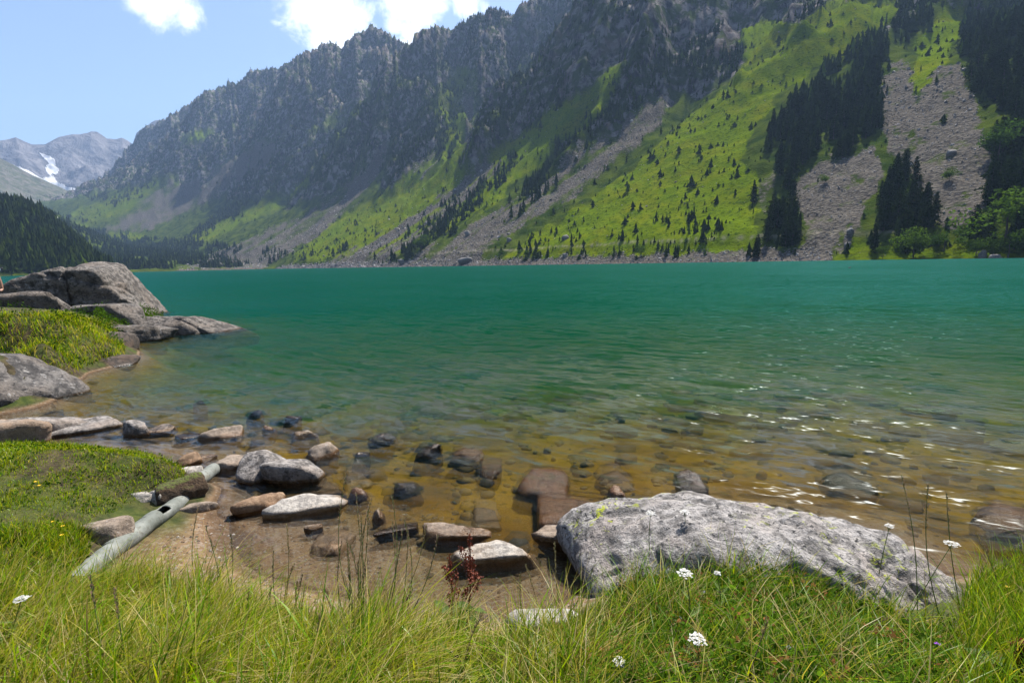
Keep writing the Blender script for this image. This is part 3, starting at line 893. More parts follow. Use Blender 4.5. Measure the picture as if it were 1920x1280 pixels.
for a in ((620, 1080, -.05), (760, 1110, -.07), (900, 1120, -.07), (520, 1010, -.04), (560, 1060, -.05), (1030, 1090, -.08), (700, 1040, -.08), (460, 970, -.04), (430, 930, -.06),
          (650, 940, -.16), (800, 930, -.2), (950, 940, -.22), (1100, 960, -.22), (1250, 900, -.30), (420, 850, -.12), (360, 830, -.10), (250, 830, -.08), (100, 815, -.10), (-60, 820, -.05),
          (560, 800, -.24), (750, 820, -.34), (950, 830, -.42), (1200, 820, -.5), (1450, 830, -.55), (1700, 850, -.5), (1920, 880, -.4), (2200, 900, -.3), (1900, 1020, -.25), (1700, 970, -.4), (2100, 1000, -.2),
          (300, 740, -.32), (450, 740, -.5), (600, 730, -.75), (800, 750, -.8), (1000, 750, -.95), (1200, 745, -1.05), (1450, 750, -1.0), (1700, 770, -.85), (1920, 790, -.7), (2200, 800, -.5),
          (200, 700, -.3), (320, 680, -.7), (450, 680, -1.2), (650, 680, -1.9), (900, 690, -2.2), (1150, 690, -2.2), (1400, 690, -2.0), (1650, 700, -1.9), (1920, 700, -1.7),
          (330, 640, -1.2), (480, 625, -1.8), (700, 620, -4.5), (1000, 620, -5), (1400, 620, -5), (1900, 620, -4.5), (320, 585, -2.5), (500, 570, -7), (900, 560, -10), (1500, 560, -10), (2100, 560, -9), (2400, 700, -1.2)):
    U(*a)
U(362, 868, -.06); U(352, 848, -.08); U(70, 778, -.12); U(0, 790, -.12); U(140, 745, -.2); U(-60, 795, -.12); U(-160, 800, -.06); U(40, 740, -.05); U(-40, 750, -.02)
# headland
for a in ((60, 700, .25), (150, 694, .12), (215, 680, .08), (0, 660, .9), (80, 640, .85), (170, 640, .6), (215, 640, .4), (0, 606, 1.15), (100, 604, 1.1), (180, 608, .85), (-150, 640, 1.2), (-300, 660, 1.3), (0, 690, .2), (-120, 740, .05), (-300, 800, .15),
          (60, 584, 1.2), (150, 588, 1.0), (-100, 578, 1.35), (240, 610, .42), (300, 605, .35), (225, 590, .6), (290, 590, .4), (-300, 585, 1.5), (-420, 790, .3)):
    L(*a)
for a in ((-30, 30, 1.0), (-40, 18, 1.6), (-30, 8, 1.4), (-16, 4, 1.1), (-10, -3, 1.2), (10, -4, 1.2), (14, 3, .6), (20, 9, -.2), (30, 16, -1.5), (40, 4, .5), (-50, 40, .3), (-30, 42, -2.5), (0, 60, -6.5), (60, 60, -8), (-40, 90, -9), (120, 40, -7), (-120, 80, .5), (-200, 60, 6), (0, 160, -14), (150, 150, -12), (-200, 250, -12), (0, 400, -12), (-400, 600, -12), (-700, 700, -9), (300, 20, -4), (-400, 400, -8), (-500, 300, 3)):
    CTRL.append(a)
CTRL = np.array(CTRL, float)
def _phi(r2):
    return np.sqrt(r2 + .12 ** 2)
_q = CTRL[:, :2]
_K = _phi(((_q[:, None] - _q[None]) ** 2).sum(-1))
_n = len(_q)
_Am = np.zeros((_n + 1, _n + 1)); _Am[:_n, :_n] = _K - 0.02 * np.eye(_n); _Am[:_n, _n] = 1; _Am[_n, :_n] = 1
_wt = np.linalg.solve(_Am, np.concatenate([CTRL[:, 2], [0]]))
def ground(x, y, detail=True):
    x = np.atleast_1d(np.asarray(x, float)); y = np.atleast_1d(np.asarray(y, float))
    out = np.empty(x.size); xf, yf = x.ravel(), y.ravel()
    for i in range(0, x.size, 20000):
        d2 = (xf[i:i + 20000, None] - _q[None, :, 0]) ** 2 + (yf[i:i + 20000, None] - _q[None, :, 1]) ** 2
        out[i:i + 20000] = _phi(d2) @ _wt[:_n] + _wt[_n]
    z = out.reshape(x.shape)
    if detail:
        r = np.hypot(x, y)
        am = np.where(z > .1, 1.0, .55)
        z = z + am * (.035 * fbm(x / .7, y / .7, 3, 201) + .012 * fbm(x / .17, y / .17, 2, 202)) + .12 * fbm(x / 4, y / 4, 3, 203) * sstep(r, 6, 16) * sstep(-z, .2, .8)
        pool = np.exp(-(((x + .6) / 1.7) ** 2 + ((y - 3.7) / .9) ** 2))
        z = z - .028 * fbm(x / .7, y / .7, 3, 201) * pool
    return z

def ground_material():
    m, nt, out = new_mat('bank_and_bed')
    p = pos(nt)
    z = N(nt, 'ShaderNodeSeparateXYZ', None, Vector=p).outputs[2]
    n1 = noise(nt, p, 1.3, 5.0, .6); n2 = noise(nt, p, 9.0, 5.0, .65); n3 = noise(nt, p, 45.0, 3.0, .7)
    v = N(nt, 'ShaderNodeTexVoronoi', {'feature': 'F1'}, Vector=p, Scale=38.0)
    peb = N(nt, 'ShaderNodeSeparateXYZ', None, Vector=v.outputs['Color']).outputs[0]
    soil = mixc(nt, smooth(nt, n2, .35, .65), (.035, .026, .014), (.10, .075, .04))
    turf = mixc(nt, smooth(nt, n2, .3, .7), (.030, .050, .008), (.085, .10, .018))
    soil = mixc(nt, smooth(nt, n1, .4, .6), turf, soil)
    sand = mixc(nt, smooth(nt, n2, .35, .65), (.17, .10, .052), (.25, .16, .09))
    sand = mixc(nt, smooth(nt, peb, .62, .9, 0, .55), sand, (.36, .30, .24))
    sand = mixc(nt, smooth(nt, n3, .60, .72, 0, .7), sand, (.07, .05, .035))
    bed = mixc(nt, smooth(nt, n1, .35, .65), (.16, .070, .002), (.30, .15, .004))
    bed = mixc(nt, smooth(nt, n2, .52, .66, 0, .75), bed, (.06, .036, .006))
    zz = math_(nt, 'ADD', z, math_(nt, 'MULTIPLY', math_(nt, 'SUBTRACT', n1, .5), .06))
    dpool = vmath(nt, 'LENGTH', vmath(nt, 'MULTIPLY', vmath(nt, 'SUBTRACT', p, (-1.1, 3.5, 0)), (.52, .9, 0)))
    sandy = math_(nt, 'MULTIPLY', smooth(nt, zz, .10, .22, 1, 0), smooth(nt, math_(nt, 'ADD', dpool, math_(nt, 'MULTIPLY', n1, .3)), 1.0, 1.45, 1, 0))
    c = mixc(nt, sandy, soil, sand)
    c = mixc(nt, smooth(nt, zz, .07, .02), c, sand)
    c = mixc(nt, smooth(nt, zz, -.10, -.22), c, bed)
    wet = smooth(nt, z, .012, .035, 1, 0)
    c = mixc(nt, math_(nt, 'MULTIPLY', wet, smooth(nt, z, -.03, .0)), c, mixc(nt, .6, c, (.05, .03, .015)))
    h = math_(nt, 'ADD', math_(nt, 'MULTIPLY', n2, .03), math_(nt, 'MULTIPLY', v.outputs['Distance'], -.006))
    b = N(nt, 'ShaderNodeBsdfPrincipled', None, Base_Color=c, Roughness=.9, Normal=bump(nt, h, 1.0, .7))
    b.inputs['Specular IOR Level'].default_value = .15
    nt.links.new(b.outputs[0], out.inputs[0])
    return m

ga = np.linspace(-100, 100, 500) * math.pi / 180
gr = np.concatenate([np.geomspace(.6, 40, 260), np.geomspace(41.5, 1300, 40)])
A, R = np.meshgrid(ga, gr)
GX, GY = R * np.sin(A), R * np.cos(A)
GZ = ground(GX, GY)
tag(obj('ground', mesh_np('ground', np.stack([GX, GY, GZ], -1).reshape(-1, 3), [grid_faces(*GX.shape)[:, ::-1]]), ground_material()),
    'brown soil bank, sandy pool floor and stony lake bed', kind='structure')

# ------------------------------------------------------------------ the lake
def water_material():
    m, nt, out = new_mat('lake_water')
    p = pos(nt)
    ang = math.atan2(.52, -.85)                                  # crest direction in plan
    rot = N(nt, 'ShaderNodeVectorRotate', {'rotation_type': 'Z_AXIS'}, Vector=p, Angle=-ang).outputs[0]
    wrp = noise(nt, p, .16, 2.0, .5, 0, 1)
    rot = vmath(nt, 'ADD', rot, vmath(nt, 'SCALE', wrp)) if False else rot
    wv = N(nt, 'ShaderNodeVectorMath', {'operation': 'SCALE'}, i0=wrp, Scale=1.6).outputs[0]
    rw = vmath(nt, 'ADD', rot, wv)
    dist = vmath(nt, 'LENGTH', p)
    calm = smooth(nt, dist, 3.6, 6.0, .05, 1.0)
    patch = smooth(nt, noise(nt, p, .05, 3.0), .35, .65, .7, 1.2)
    def slope(mul, det, amp, ox):
        q_ = vmath(nt, 'ADD', vmath(nt, 'MULTIPLY', rw, mul), (ox, ox * .7, 0))
        cc = N(nt, 'ShaderNodeTexNoise', {'noise_dimensions': '2D'}, Vector=q_, Scale=1.0, Detail=det, Roughness=.5, Distortion=.25).outputs[1]
        return vmath(nt, 'MULTIPLY', vmath(nt, 'SUBTRACT', cc, (.5, .5, .5)), (amp * .4, amp, 0))
    sl = vmath(nt, 'ADD', slope((.75, 2.9, 1), 2.0, 1.3, 3.1), slope((3.4, 8.5, 1), 2.0, .95, 11.7))
    sl = vmath(nt, 'ADD', sl, slope((.09, .3, 1), 1.0, .4, 23.0))
    sl = N(nt, 'ShaderNodeVectorMath', {'operation': 'SCALE'}, i0=sl, Scale=math_(nt, 'MULTIPLY', math_(nt, 'MULTIPLY', calm, patch), smooth(nt, dist, 8, 60, 1.6, 1.6))).outputs[0]
    sl = N(nt, 'ShaderNodeVectorRotate', {'rotation_type': 'Z_AXIS'}, Vector=sl, Angle=ang).outputs[0]
    nrm = vmath(nt, 'NORMALIZE', vmath(nt, 'ADD', sl, (0, 0, 1)))
    fr = N(nt, 'ShaderNodeFresnel', None, IOR=1.26, Normal=nrm).outputs[0]
    gl = N(nt, 'ShaderNodeBsdfGlossy', None, Color=mixc(nt, smooth(nt, dist, 6, 28), (.9, .97, 1), (.28, .82, .88)), Roughness=.2, Normal=nrm)
    tr = N(nt, 'ShaderNodeBsdfTransparent', None, Color=(1, 1, 1, 1))
    fr = math_(nt, 'MULTIPLY', fr, smooth(nt, fr, .03, .15, .10, 1.0))
    fr = math_(nt, 'MULTIPLY', fr, smooth(nt, dist, 5.5, 15, .95, .32))
    rf = N(nt, 'ShaderNodeBsdfRefraction', None, Color=(1, 1, 1, 1), Roughness=.0, IOR=1.333, Normal=nrm)
    tr = N(nt, 'ShaderNodeMixShader', None, i0=.42, i1=tr.outputs[0], i2=rf.outputs[0])
    mx = N(nt, 'ShaderNodeMixShader', None, i0=fr, i1=tr.outputs[0], i2=gl.outputs[0])
    nt.links.new(mx.outputs[0], out.inputs['Surface'])
    vs = N(nt, 'ShaderNodeVolumeScatter', None, Color=(.001, .10, .135, 1), Density=.26, Anisotropy=0.0)
    va = N(nt, 'ShaderNodeVolumeAbsorption', None, Color=(.30, .80, .38, 1), Density=.50)
    ad = N(nt, 'ShaderNodeAddShader', None, i0=vs.outputs[0], i1=va.outputs[0])
    nt.links.new(ad.outputs[0], out.inputs['Volume'])
    return m
bm = bmesh.new()
bmesh.ops.create_cube(bm, size=1.0)
for v in bm.verts:
    v.co.x = -1500 if v.co.x < 0 else 900
    v.co.y = .8 if v.co.y < 0 else 1500
    v.co.z = -30 if v.co.z < 0 else 0.0
me = bpy.data.meshes.new('lake_water'); bm.to_mesh(me); bm.free()
tag(obj('lake_water', me, water_material()), 'clear rippled lake water, amber near the bank and turquoise farther out', kind='structure')

#HAZE
bm = bmesh.new()
bmesh.ops.create_cube(bm, size=1.0)
for v in bm.verts:
    v.co.x = -9000 if v.co.x < 0 else 6000
    v.co.y = -1200 if v.co.y < 0 else 8500
    v.co.z = -40 if v.co.z < 0 else 2600
me = bpy.data.meshes.new('haze'); bm.to_mesh(me); bm.free()
m, nt, out = new_mat('valley_haze')
pv = N(nt, 'ShaderNodeVolumePrincipled', None, Color=(.42, .62, 1.0, 1), Density=.00008, Anisotropy=.15)
nt.links.new(pv.outputs[0], out.inputs['Volume'])
tag(obj('haze', me, m), 'thin blue haze in the valley air', kind='stuff')

# ------------------------------------------------------------------ rocks of the near shore, each where the photograph shows it
M_PALE = stone_material('pale_granite', (.32, .29, .26), (.58, .53, .47), (.46, .36, .27), .020, 1.3, blot=.45)
M_TAN = stone_material('tan_granite', (.22, .17, .13), (.40, .32, .25), (.34, .22, .14), .020, 1.3, blot=.3)
M_GREY = stone_material('grey_granite', (.13, .115, .105), (.42, .38, .35), (.32, .25, .20), .03, 1.0, blot=.75)
M_GREY2 = stone_material('left_edge_granite', (.07, .064, .062), (.24, .22, .205), (.17, .135, .11), .07, .5, blot=.9)
M_BIG = stone_material('lichen_granite', (.19, .175, .165), (.54, .505, .48), (.40, .33, .29), .055, .95, lichen=.95, blot=.95)
M_DARK = stone_material('dark_wet_stone', (.04, .032, .028), (.13, .10, .08), (.12, .075, .05), .018, 1.3, blot=.4, white=.08)
M_RED = stone_material('reddish_stone', (.20, .12, .07), (.36, .24, .15), (.34, .18, .09), .018, 1.3, blot=.25, white=.2)

def rock_px(box, zb, mat, label, seed, deep=.8, bury=.12, yaw=0.0, top=None, sub=4, p=11.0, rough=.05, planes=12, extra=(), name='rock', pitch=0.0, rolly=0.0, fh=None):
    """box = x0, y0, x1, y1 of the visible rock; its front foot stands at height zb"""
    x0, y0, x1, y1 = box
    xc = (x0 + x1) / 2
    if fh is None: fh = .58 if top is not None else .72          # share of the front face in the visible height
    F0 = W(xc, y1, zb)
    r0 = np.linalg.norm(F0[:2]); hd = F0[:2] / r0
    d = unit(xc, y1 - fh * (y1 - y0))
    z1 = EYE[2] + d[2] * r0 / math.hypot(d[0], d[1])
    w = (x1 - x0) * np.dot(F0 - EYE, _f) / FPX
    dm = float(np.clip(np.linalg.norm(W(xc, y0, z1)[:2]) - r0, .35 * w, 1.25 * w)) * 1.1
    C2 = F0[:2] + hd * dm * .5
    w *= 1 + dm * .35 / r0
    bury = bury + .06
    h = z1 - zb + bury
    P_, F_ = rock_shape(seed, (w, dm, h), sub, planes, p, rough, top, extra)
    me = mesh_np(name, P_, [F_])
    a = math.atan2(-hd[0], hd[1])
    o = obj(name, me, mat, loc=(C2[0], C2[1], zb - bury + h / 2), rot=(pitch, rolly, a + yaw))
    tag(o, label, 'rock')
    return o

R_ = rock_px
R_((448, 829, 545, 915), -.08, M_GREY, 'pointed grey boulder with a steep peak at the water edge', 11, .8, .1, .2, extra=((-.5, -.3, .8, .62), (.6, -.1, .75, .66)), planes=6)
R_((500, 843, 613, 918), -.08, M_GREY, 'blocky grey boulder leaning against the pointed one', 12, .75, .1, -.2, extra=((.6, 0, .8, .78),), planes=8)
R_((574, 821, 642, 873), -.1, M_TAN, 'brown block behind the two grey boulders', 13, .8, .1, .5)
R_((540, 803, 598, 833), -.12, M_PALE, 'small pale rock showing above the water', 14, .8, .1)
R_((403, 838, 482, 888), -.03, M_TAN, 'flat tan slab sloping into the water beside the grey boulders', 15, .9, .08, .3, top=.5, rolly=.08)
R_((440, 919, 552, 966), -.04, M_RED, 'smooth rounded reddish rock in front of the boulders', 16, .75, .08, .15, p=6)
R_((499, 919, 652, 979), -.05, M_PALE, 'flat wedge-shaped pale rock with a dark overhanging front', 17, .6, .06, -.1, top=.6, extra=((.1, -1, .08, .62),), planes=7)
R_((588, 972, 668, 1048), -.06, M_PALE, 'white tilted slab lying in the shallow pool', 18, 1.2, .05, -.35, top=.45, planes=6, p=16, fh=.30)
R_((572, 979, 606, 1004), -.05, M_TAN, 'fist-sized tan stone beside the white slab', 19, .8, .05)
R_((702, 968, 797, 1016), -.08, M_DARK, 'low dark wedge between the white slab and the flat rock', 20, .7, .06, .1, top=.5, extra=((.1, -1, .08, .62),), planes=7)
R_((788, 966, 930, 1030), -.07, M_TAN, 'flat square-topped tan rock at the edge of the pool', 21, .9, .06, -.15, top=.45, extra=((.1, -1, .08, .62),), planes=6, p=14)
R_((826, 1004, 1019, 1085), -.09, M_PALE, 'large flat white-topped rock in the middle of the pool edge', 22, .72, .06, .05, top=.55, extra=((.1, -1, .08, .62),), planes=7, p=13, sub=5)
R_((998, 977, 1132, 1042), -.08, M_TAN, 'tan rock with a dark notch between the white rock and the big boulder', 23, .75, .06, -.12, top=.6, extra=((.1, -1, .08, .62),), planes=8)
R_((945, 1112, 1100, 1195), .17, M_PALE, 'white slab half hidden in the grass by the big boulder', 24, .9, .1, .2, top=.5, planes=6)
R_((233, 780, 284, 826), -.06, M_GREY, 'small upright grey rock in the shallow bay', 25, .8, .06, .3)
R_((268, 791, 332, 819), -.06, M_GREY, 'low grey rock touching the small upright one', 26, .8, .06, -.2, top=.6)
R_((325, 802, 388, 829), -.06, M_DARK, 'dark flat wet rock in the shallow bay', 27, .8, .06, .2, top=.5)
R_((378, 794, 456, 830), -.06, M_TAN, 'brown humped rock next to the dark flat one', 28, .75, .06, -.1)
R_((28, 769, 150, 828), -.05, M_GREY, 'humped grey rock behind the turf bank', 29, .7, .08, .25)
R_((95, 776, 230, 822), -.06, M_GREY, 'long low rock ridge running out into the bay', 30, .45, .08, .22, top=.6, rough=.05)
R_((-70, 778, 72, 852), -.02, M_TAN, 'rounded tan boulder behind the turf bank at the left edge', 31, .8, .1, .1, p=6)
R_((158, 967, 264, 1034), .16, M_TAN, 'pinkish block wedged beside the rusty pipe', 32, .75, .08, -.2, planes=8)
R_((312, 866, 378, 892), .13, M_PALE, 'pale stone laid on the pipe end under the turf', 34, .8, .05, -.1, top=.6)
R_((326, 848, 378, 872), .02, M_RED, 'reddish flat stone behind the turf corner', 35, .8, .05, .2)
R_((248, 917, 292, 946), .15, M_PALE, 'yellowish small stone under the turf edge', 36, .8, .05)
R_((282, 910, 314, 944), .14, M_PALE, 'narrow upright stone leaning by the pipe', 37, .6, .05, .3)
R_((338, 936, 412, 968), .0, M_TAN, 'brown stone at the end of the pipe by the pool', 38, .7, .06)
R_((414, 956, 456, 988), -.06, M_RED, 'reddish stone just under the pool surface', 39, .9, .05, .3, top=.5)
# awash and drowned rocks
for i, (bx, zb, mt, lab) in enumerate([
        ((776, 818, 834, 846), -.3, M_DARK, 'dark wet stone breaking the ripples'), ((846, 824, 914, 850), -.3, M_RED, 'reddish stone just breaking the surface'),
        ((893, 852, 948, 884), -.25, M_RED, 'brown stone awash in front of the reddish one'), ((955, 874, 1075, 926), -.22, M_RED, 'flat russet rock awash with a black shadowed front'),
        ((1000, 922, 1130, 985), -.2, M_RED, 'drowned russet rock near the pool edge'), ((1262, 878, 1322, 918), -.25, M_DARK, 'dark wet rock behind the big boulder'),
        ((1838, 925, 1990, 1005), -.3, M_RED, 'drowned brown boulder by the right edge'), ((1850, 765, 1960, 800), -.7, M_DARK, 'long dark drowned rock by the right edge'),
        ((1290, 690, 1400, 722), -1.0, M_PALE, 'pale green drowned slab out in the deeper water'), ((1030, 738, 1090, 756), -.9, M_PALE, 'pale drowned stone in the green water'),
        ((700, 780, 760, 800), -.45, M_RED, 'brown drowned stone among the ripples'), ((640, 850, 700, 890), -.2, M_TAN, 'tan drowned stone right of the brown block'),
        ((1110, 850, 1190, 890), -.35, M_RED, 'amber drowned rock amid the shallows'), ((1540, 860, 1640, 900), -.4, M_DARK, 'dark drowned rock beyond the big boulder'),
        ((1700, 690, 1790, 720), -1.0, M_DARK, 'dark drowned rock far out at the right'), ((1370, 790, 1450, 815), -.6, M_RED, 'brown drowned rock beyond the big boulder'),
        ((870, 920, 940, 960), -.18, M_TAN, 'tan drowned stone behind the flat square rock'), ((560, 880, 640, 925), -.1, M_TAN, 'tan drowned slab beside the blocky boulder'),
        ((360, 738, 388, 750), -.25, M_DARK, 'tiny dark stone tip in the bay'), ((1150, 930, 1240, 975), -.2, M_RED, 'drowned russet slab against the big boulder')]):
    rise = {0: .02, 1: .015, 2: .0, 3: .03, 4: .01, 5: .05, 6: .0, 18: .03}.get(i, -.05)
    F0 = W((bx[0] + bx[2]) / 2, bx[3], 0)
    dpt = np.dot(F0 - EYE, _f); w_ = (bx[2] - bx[0]) * dpt / FPX
    gz = float(ground(F0[0], F0[1])[0])
    top_z = rise if i in (0, 1, 2, 3, 4, 5, 6, 18) else min(gz * .55, gz + .22 * w_)
    hh_ = max(top_z - gz, .04) + .1
    dm = (bx[3] - bx[1]) / FPX * dpt / .38
    P_, F_ = rock_shape(800 + i, (w_, max(dm, w_ * .5), hh_), 4, 11, 11, .04, .6)
    hd = F0[:2] / np.linalg.norm(F0[:2])
    tag(obj('rock', mesh_np('rock', P_, [F_]), mt, loc=(F0[0] + hd[0] * dm * .5, F0[1] + hd[1] * dm * .5, top_z - hh_ / 2), rot=(0, 0, i * .7 % .6 - .3 - math.atan2(hd[0], hd[1]))), lab, 'rock')

for i, (bx, mt, lab) in enumerate([
        ((655, 835, 690, 856), M_DARK, 'small dark stone right of the brown block'), ((690, 800, 735, 822), M_DARK, 'small dark stone breaking the ripples beyond the brown block'),
        ((480, 790, 515, 808), M_TAN, 'small brown stone beyond the small pale rock'), ((520, 770, 560, 786), M_DARK, 'farthest dark stone of the shallows'),
        ((350, 845, 395, 866), M_TAN, 'brown stone between turf corner and flat tan slab'), ((640, 905, 690, 930), M_RED, 'russet stone right of the wedge-shaped rock'),
        ((735, 890, 790, 918), M_DARK, 'dark stone between the wedge rock and the russet rock'), ((1130, 905, 1180, 930), M_RED, 'russet stone left of the dark wet rock'),
        ((690, 955, 725, 972), M_TAN, 'little tan stone above the dark wedge'), ((455, 760, 490, 774), M_DARK, 'dark stone tip out in the bay')]):
    F0 = W((bx[0] + bx[2]) / 2, bx[3], -.02)
    w_ = (bx[2] - bx[0]) * np.dot(F0 - EYE, _f) / FPX
    gz = float(ground(F0[0], F0[1])[0]); tz = .02 + .015 * (i % 3)
    P_, F_ = rock_shape(860 + i, (w_, w_ * .8, tz - gz + .08), 4, 15, 5, .08)
    tag(obj('rock', mesh_np('rock', P_, [F_]), mt, loc=(F0[0], F0[1] + w_ * .3, (tz + gz - .08) / 2), rot=(0, 0, i * 1.1)), lab, 'rock')

# the big lichen-spotted boulder
c_ = W(1440, 1075, .35)
P_, F_ = rock_shape(101, (2.95, 1.4, 1.12), 6, 7, 4.2, .055, .80, extra=((1, -.1, .12, .90), (.42, -.1, .9, .80), (-.8, -.2, .5, .86), (.2, -.9, .3, .80)), cracks=(((1, .5, .3), .55, .012, .035), ((.3, 1, -.4), -.1, .015, .03)))
big = obj('boulder', mesh_np('boulder', P_, [F_]), M_BIG, loc=(1.76, 3.16, .12), rot=(.0, .05, -.16))
tag(big, 'big rounded grey boulder with yellow lichen in the grass at lower right', 'boulder')

# headland rocks
def rock_at(cx, cy, cz, dims, mat, label, seed, yaw=0, name='rock', **kw):
    P_, F_ = rock_shape(seed, dims, kw.pop('sub', 5), kw.pop('planes', 10), kw.pop('p', 9.0), kw.pop('rough', .03), kw.pop('top', None), kw.pop('extra', ()), kw.pop('cracks', ()))
    o = obj(name, mesh_np(name, P_, [F_]), mat, loc=(cx, cy, cz), rot=(kw.get('rx', 0), kw.get('ry', 0), yaw))
    return tag(o, label, 'rock')
M_HEAD = stone_material('headland_granite', (.085, .074, .066), (.30, .265, .235), (.24, .19, .15), .16, .36, blot=.9)
q = W(175, 540, 1.2)
rock_at(-21.3, 24.5, .80, (8.0, 6.0, 4.5), M_HEAD, 'huge domed grey rock with a vertical crack on the headland', 121, .45, sub=6, top=.8, rough=.05, cracks=(((1, .2, .1), .4, .05, .22), ((1, -.5, -.5), 2.6, .08, .2), ((.3, .2, 1), 1.2, .05, .12)), extra=((.9, -.1, .35, .72), (-.62, 0, .78, .60), (.1, -1, .02, .52)), planes=4, p=9, name='boulder')
rock_at(-18.0, 17.3, .86, (7.4, 4.6, 2.1), M_HEAD, 'pale layered rock slab beside the domed rock at the left edge', 122, .2, sub=5, top=.55, rough=.05, cracks=(((.2, 1, .5), .3, .08, .2), ((.1, 1, .6), -.8, .08, .2)), extra=((-.2, -.5, .8, .8),), planes=5, name='boulder', ry=.06)
rock_at(-14.4, 18.3, .72, (2.6, 1.6, 1.3), M_HEAD, 'low pale rock hump between the slab and the green ledge', 123, .2, top=.6)
rock_at(-12.3, 18.9, .14, (4.9, 2.2, 1.35), M_HEAD, 'low wave-worn rock point running into the lake', 124, -.05, sub=5, top=.6, rough=.055, cracks=(((.3, 1, .2), -.2, .08, .15),), extra=((.75, -.1, .65, .55),), planes=7, name='boulder', ry=.06)
rock_at(-13.0, 17.0, .10, (3.2, 1.8, 1.0), M_HEAD, 'dark undercut rock below the green ledge', 125, -.05, top=.7, rough=.05)
rock_at(-9.15, 8.8, .15, (2.35, 1.9, 1.65), M_GREY2, 'sloping grey rock at the water on the left edge', 126, .3, sub=5, rough=.05, extra=((.7, -.2, .7, .62),), planes=7, name='boulder')
rock_at(-11.3, 14.2, .15, (1.6, 1.8, 1.1), M_DARK, 'dark rock corner under the heather mound beside the inlet', 129, .3)
rock_at(-10.35, 12.3, -.05, (2.0, 1.2, .8), M_DARK, 'dark wet rock edge below the heather mound', 127, .2, top=.7)
rock_at(-12.2, 12.4, .0, (2.2, 1.2, .8), M_DARK, 'dark wet ledge under the heather mound left of the rock edge', 128, -.1, top=.7)

# fine gravel of the pool floor
ng = 3600
gx_, gy_ = rng.uniform(-2.9, 1.1, ng * 2), rng.uniform(2.7, 5.0, ng * 2)
gg = ground(gx_, gy_); okg = (gg < .09) & (gg > -.2)
gx_, gy_, gg = gx_[okg][:ng], gy_[okg][:ng], gg[okg][:ng]; ng = len(gx_)
gs_ = np.clip(rng.lognormal(-4.9, .5, ng), .003, .022)
vv = oc_v[None] * rng.uniform(.6, 1.2, (ng, 6, 1)) * np.array((1, .8, .55)) * gs_[:, None, None] + np.stack([gx_, gy_, gg + gs_ * .2], -1)[:, None]
cs = np.repeat(np.array([(.30, .22, .15), (.14, .10, .07), (.42, .36, .30), (.22, .13, .08)])[rng.integers(0, 4, ng)] * rng.uniform(.7, 1.2, (ng, 1)), 6, 0)
m, nt, out = new_mat('gravel')
b = N(nt, 'ShaderNodeBsdfPrincipled', None, Base_Color=attr(nt, 'col', 0), Roughness=.85); nt.links.new(b.outputs[0], out.inputs[0])
tag(obj('pool_gravel', mesh_np('pool_gravel', vv.reshape(-1, 3), [(oc_f[None] + (np.arange(ng) * 6)[:, None, None]).reshape(-1, 3)], False, {'col': cs}), m), 'fine gravel on the sandy pool floor', kind='stuff')

# stones and gravel of the shallows
nS = 1000
d_ = rng.uniform(3.0, 15, nS * 3); a_ = rng.uniform(-.95, .95, nS * 3)
x5, y5 = d_ * np.sin(a_), d_ * np.cos(a_)
g5 = ground(x5, y5)
ok = (g5 < -.02) & (rng.random(len(x5)) < np.where(d_ < 5, .8, .5))
x5, y5, g5, d5 = x5[ok][:nS], y5[ok][:nS], g5[ok][:nS], d_[ok][:nS]
nS = len(x5)
iv, if_ = ico(1)
sz = np.clip(rng.lognormal(-3.1, .8, nS), .008, .20) * np.clip(d5 / 6, .5, 1.8)
sz = np.where((g5 > -.12), np.minimum(sz * .4, .014), sz)
vv = iv[None] * rng.uniform(.8, 1.15, (nS, len(iv), 1)) * np.stack([rng.uniform(.8, 1.4, nS), rng.uniform(.7, 1.1, nS), rng.uniform(.35, .7, nS)], -1)[:, None]
ca, sa = np.cos(rng.uniform(0, 6.28, nS))[:, None], np.sin(rng.uniform(0, 6.28, nS))[:, None]
vx = vv[..., 0] * ca - vv[..., 1] * sa; vy = vv[..., 0] * sa + vv[..., 1] * ca
vv = np.stack([vx, vy, vv[..., 2]], -1) * sz[:, None, None] + np.stack([x5, y5, g5 + sz * .1], -1)[:, None]
pal = np.array([(.17, .085, .008), (.11, .05, .006), (.27, .15, .02), (.05, .026, .005), (.21, .11, .015), (.13, .07, .01)])
cs = np.repeat(pal[rng.integers(0, 6, nS)] * rng.uniform(.7, 1.2, (nS, 1)), len(iv), 0)
m, nt, out = new_mat('bed_stone')
n_ = noise(nt, pos(nt), 30.0, 4.0)
b = N(nt, 'ShaderNodeBsdfPrincipled', None, Base_Color=mixc(nt, smooth(nt, n_, .35, .7), attr(nt, 'col', 0), mixc(nt, .6, attr(nt, 'col', 0), (.05, .035, .01))), Roughness=.8); nt.links.new(b.outputs[0], out.inputs[0])
tag(obj('lake_bed_stones', mesh_np('lake_bed_stones', vv.reshape(-1, 3), [(if_[None] + (np.arange(nS) * len(iv))[:, None, None]).reshape(-1, 3)], True, {'col': cs}), m),
    'amber stones and gravel on the shallow lake bed', kind='stuff')

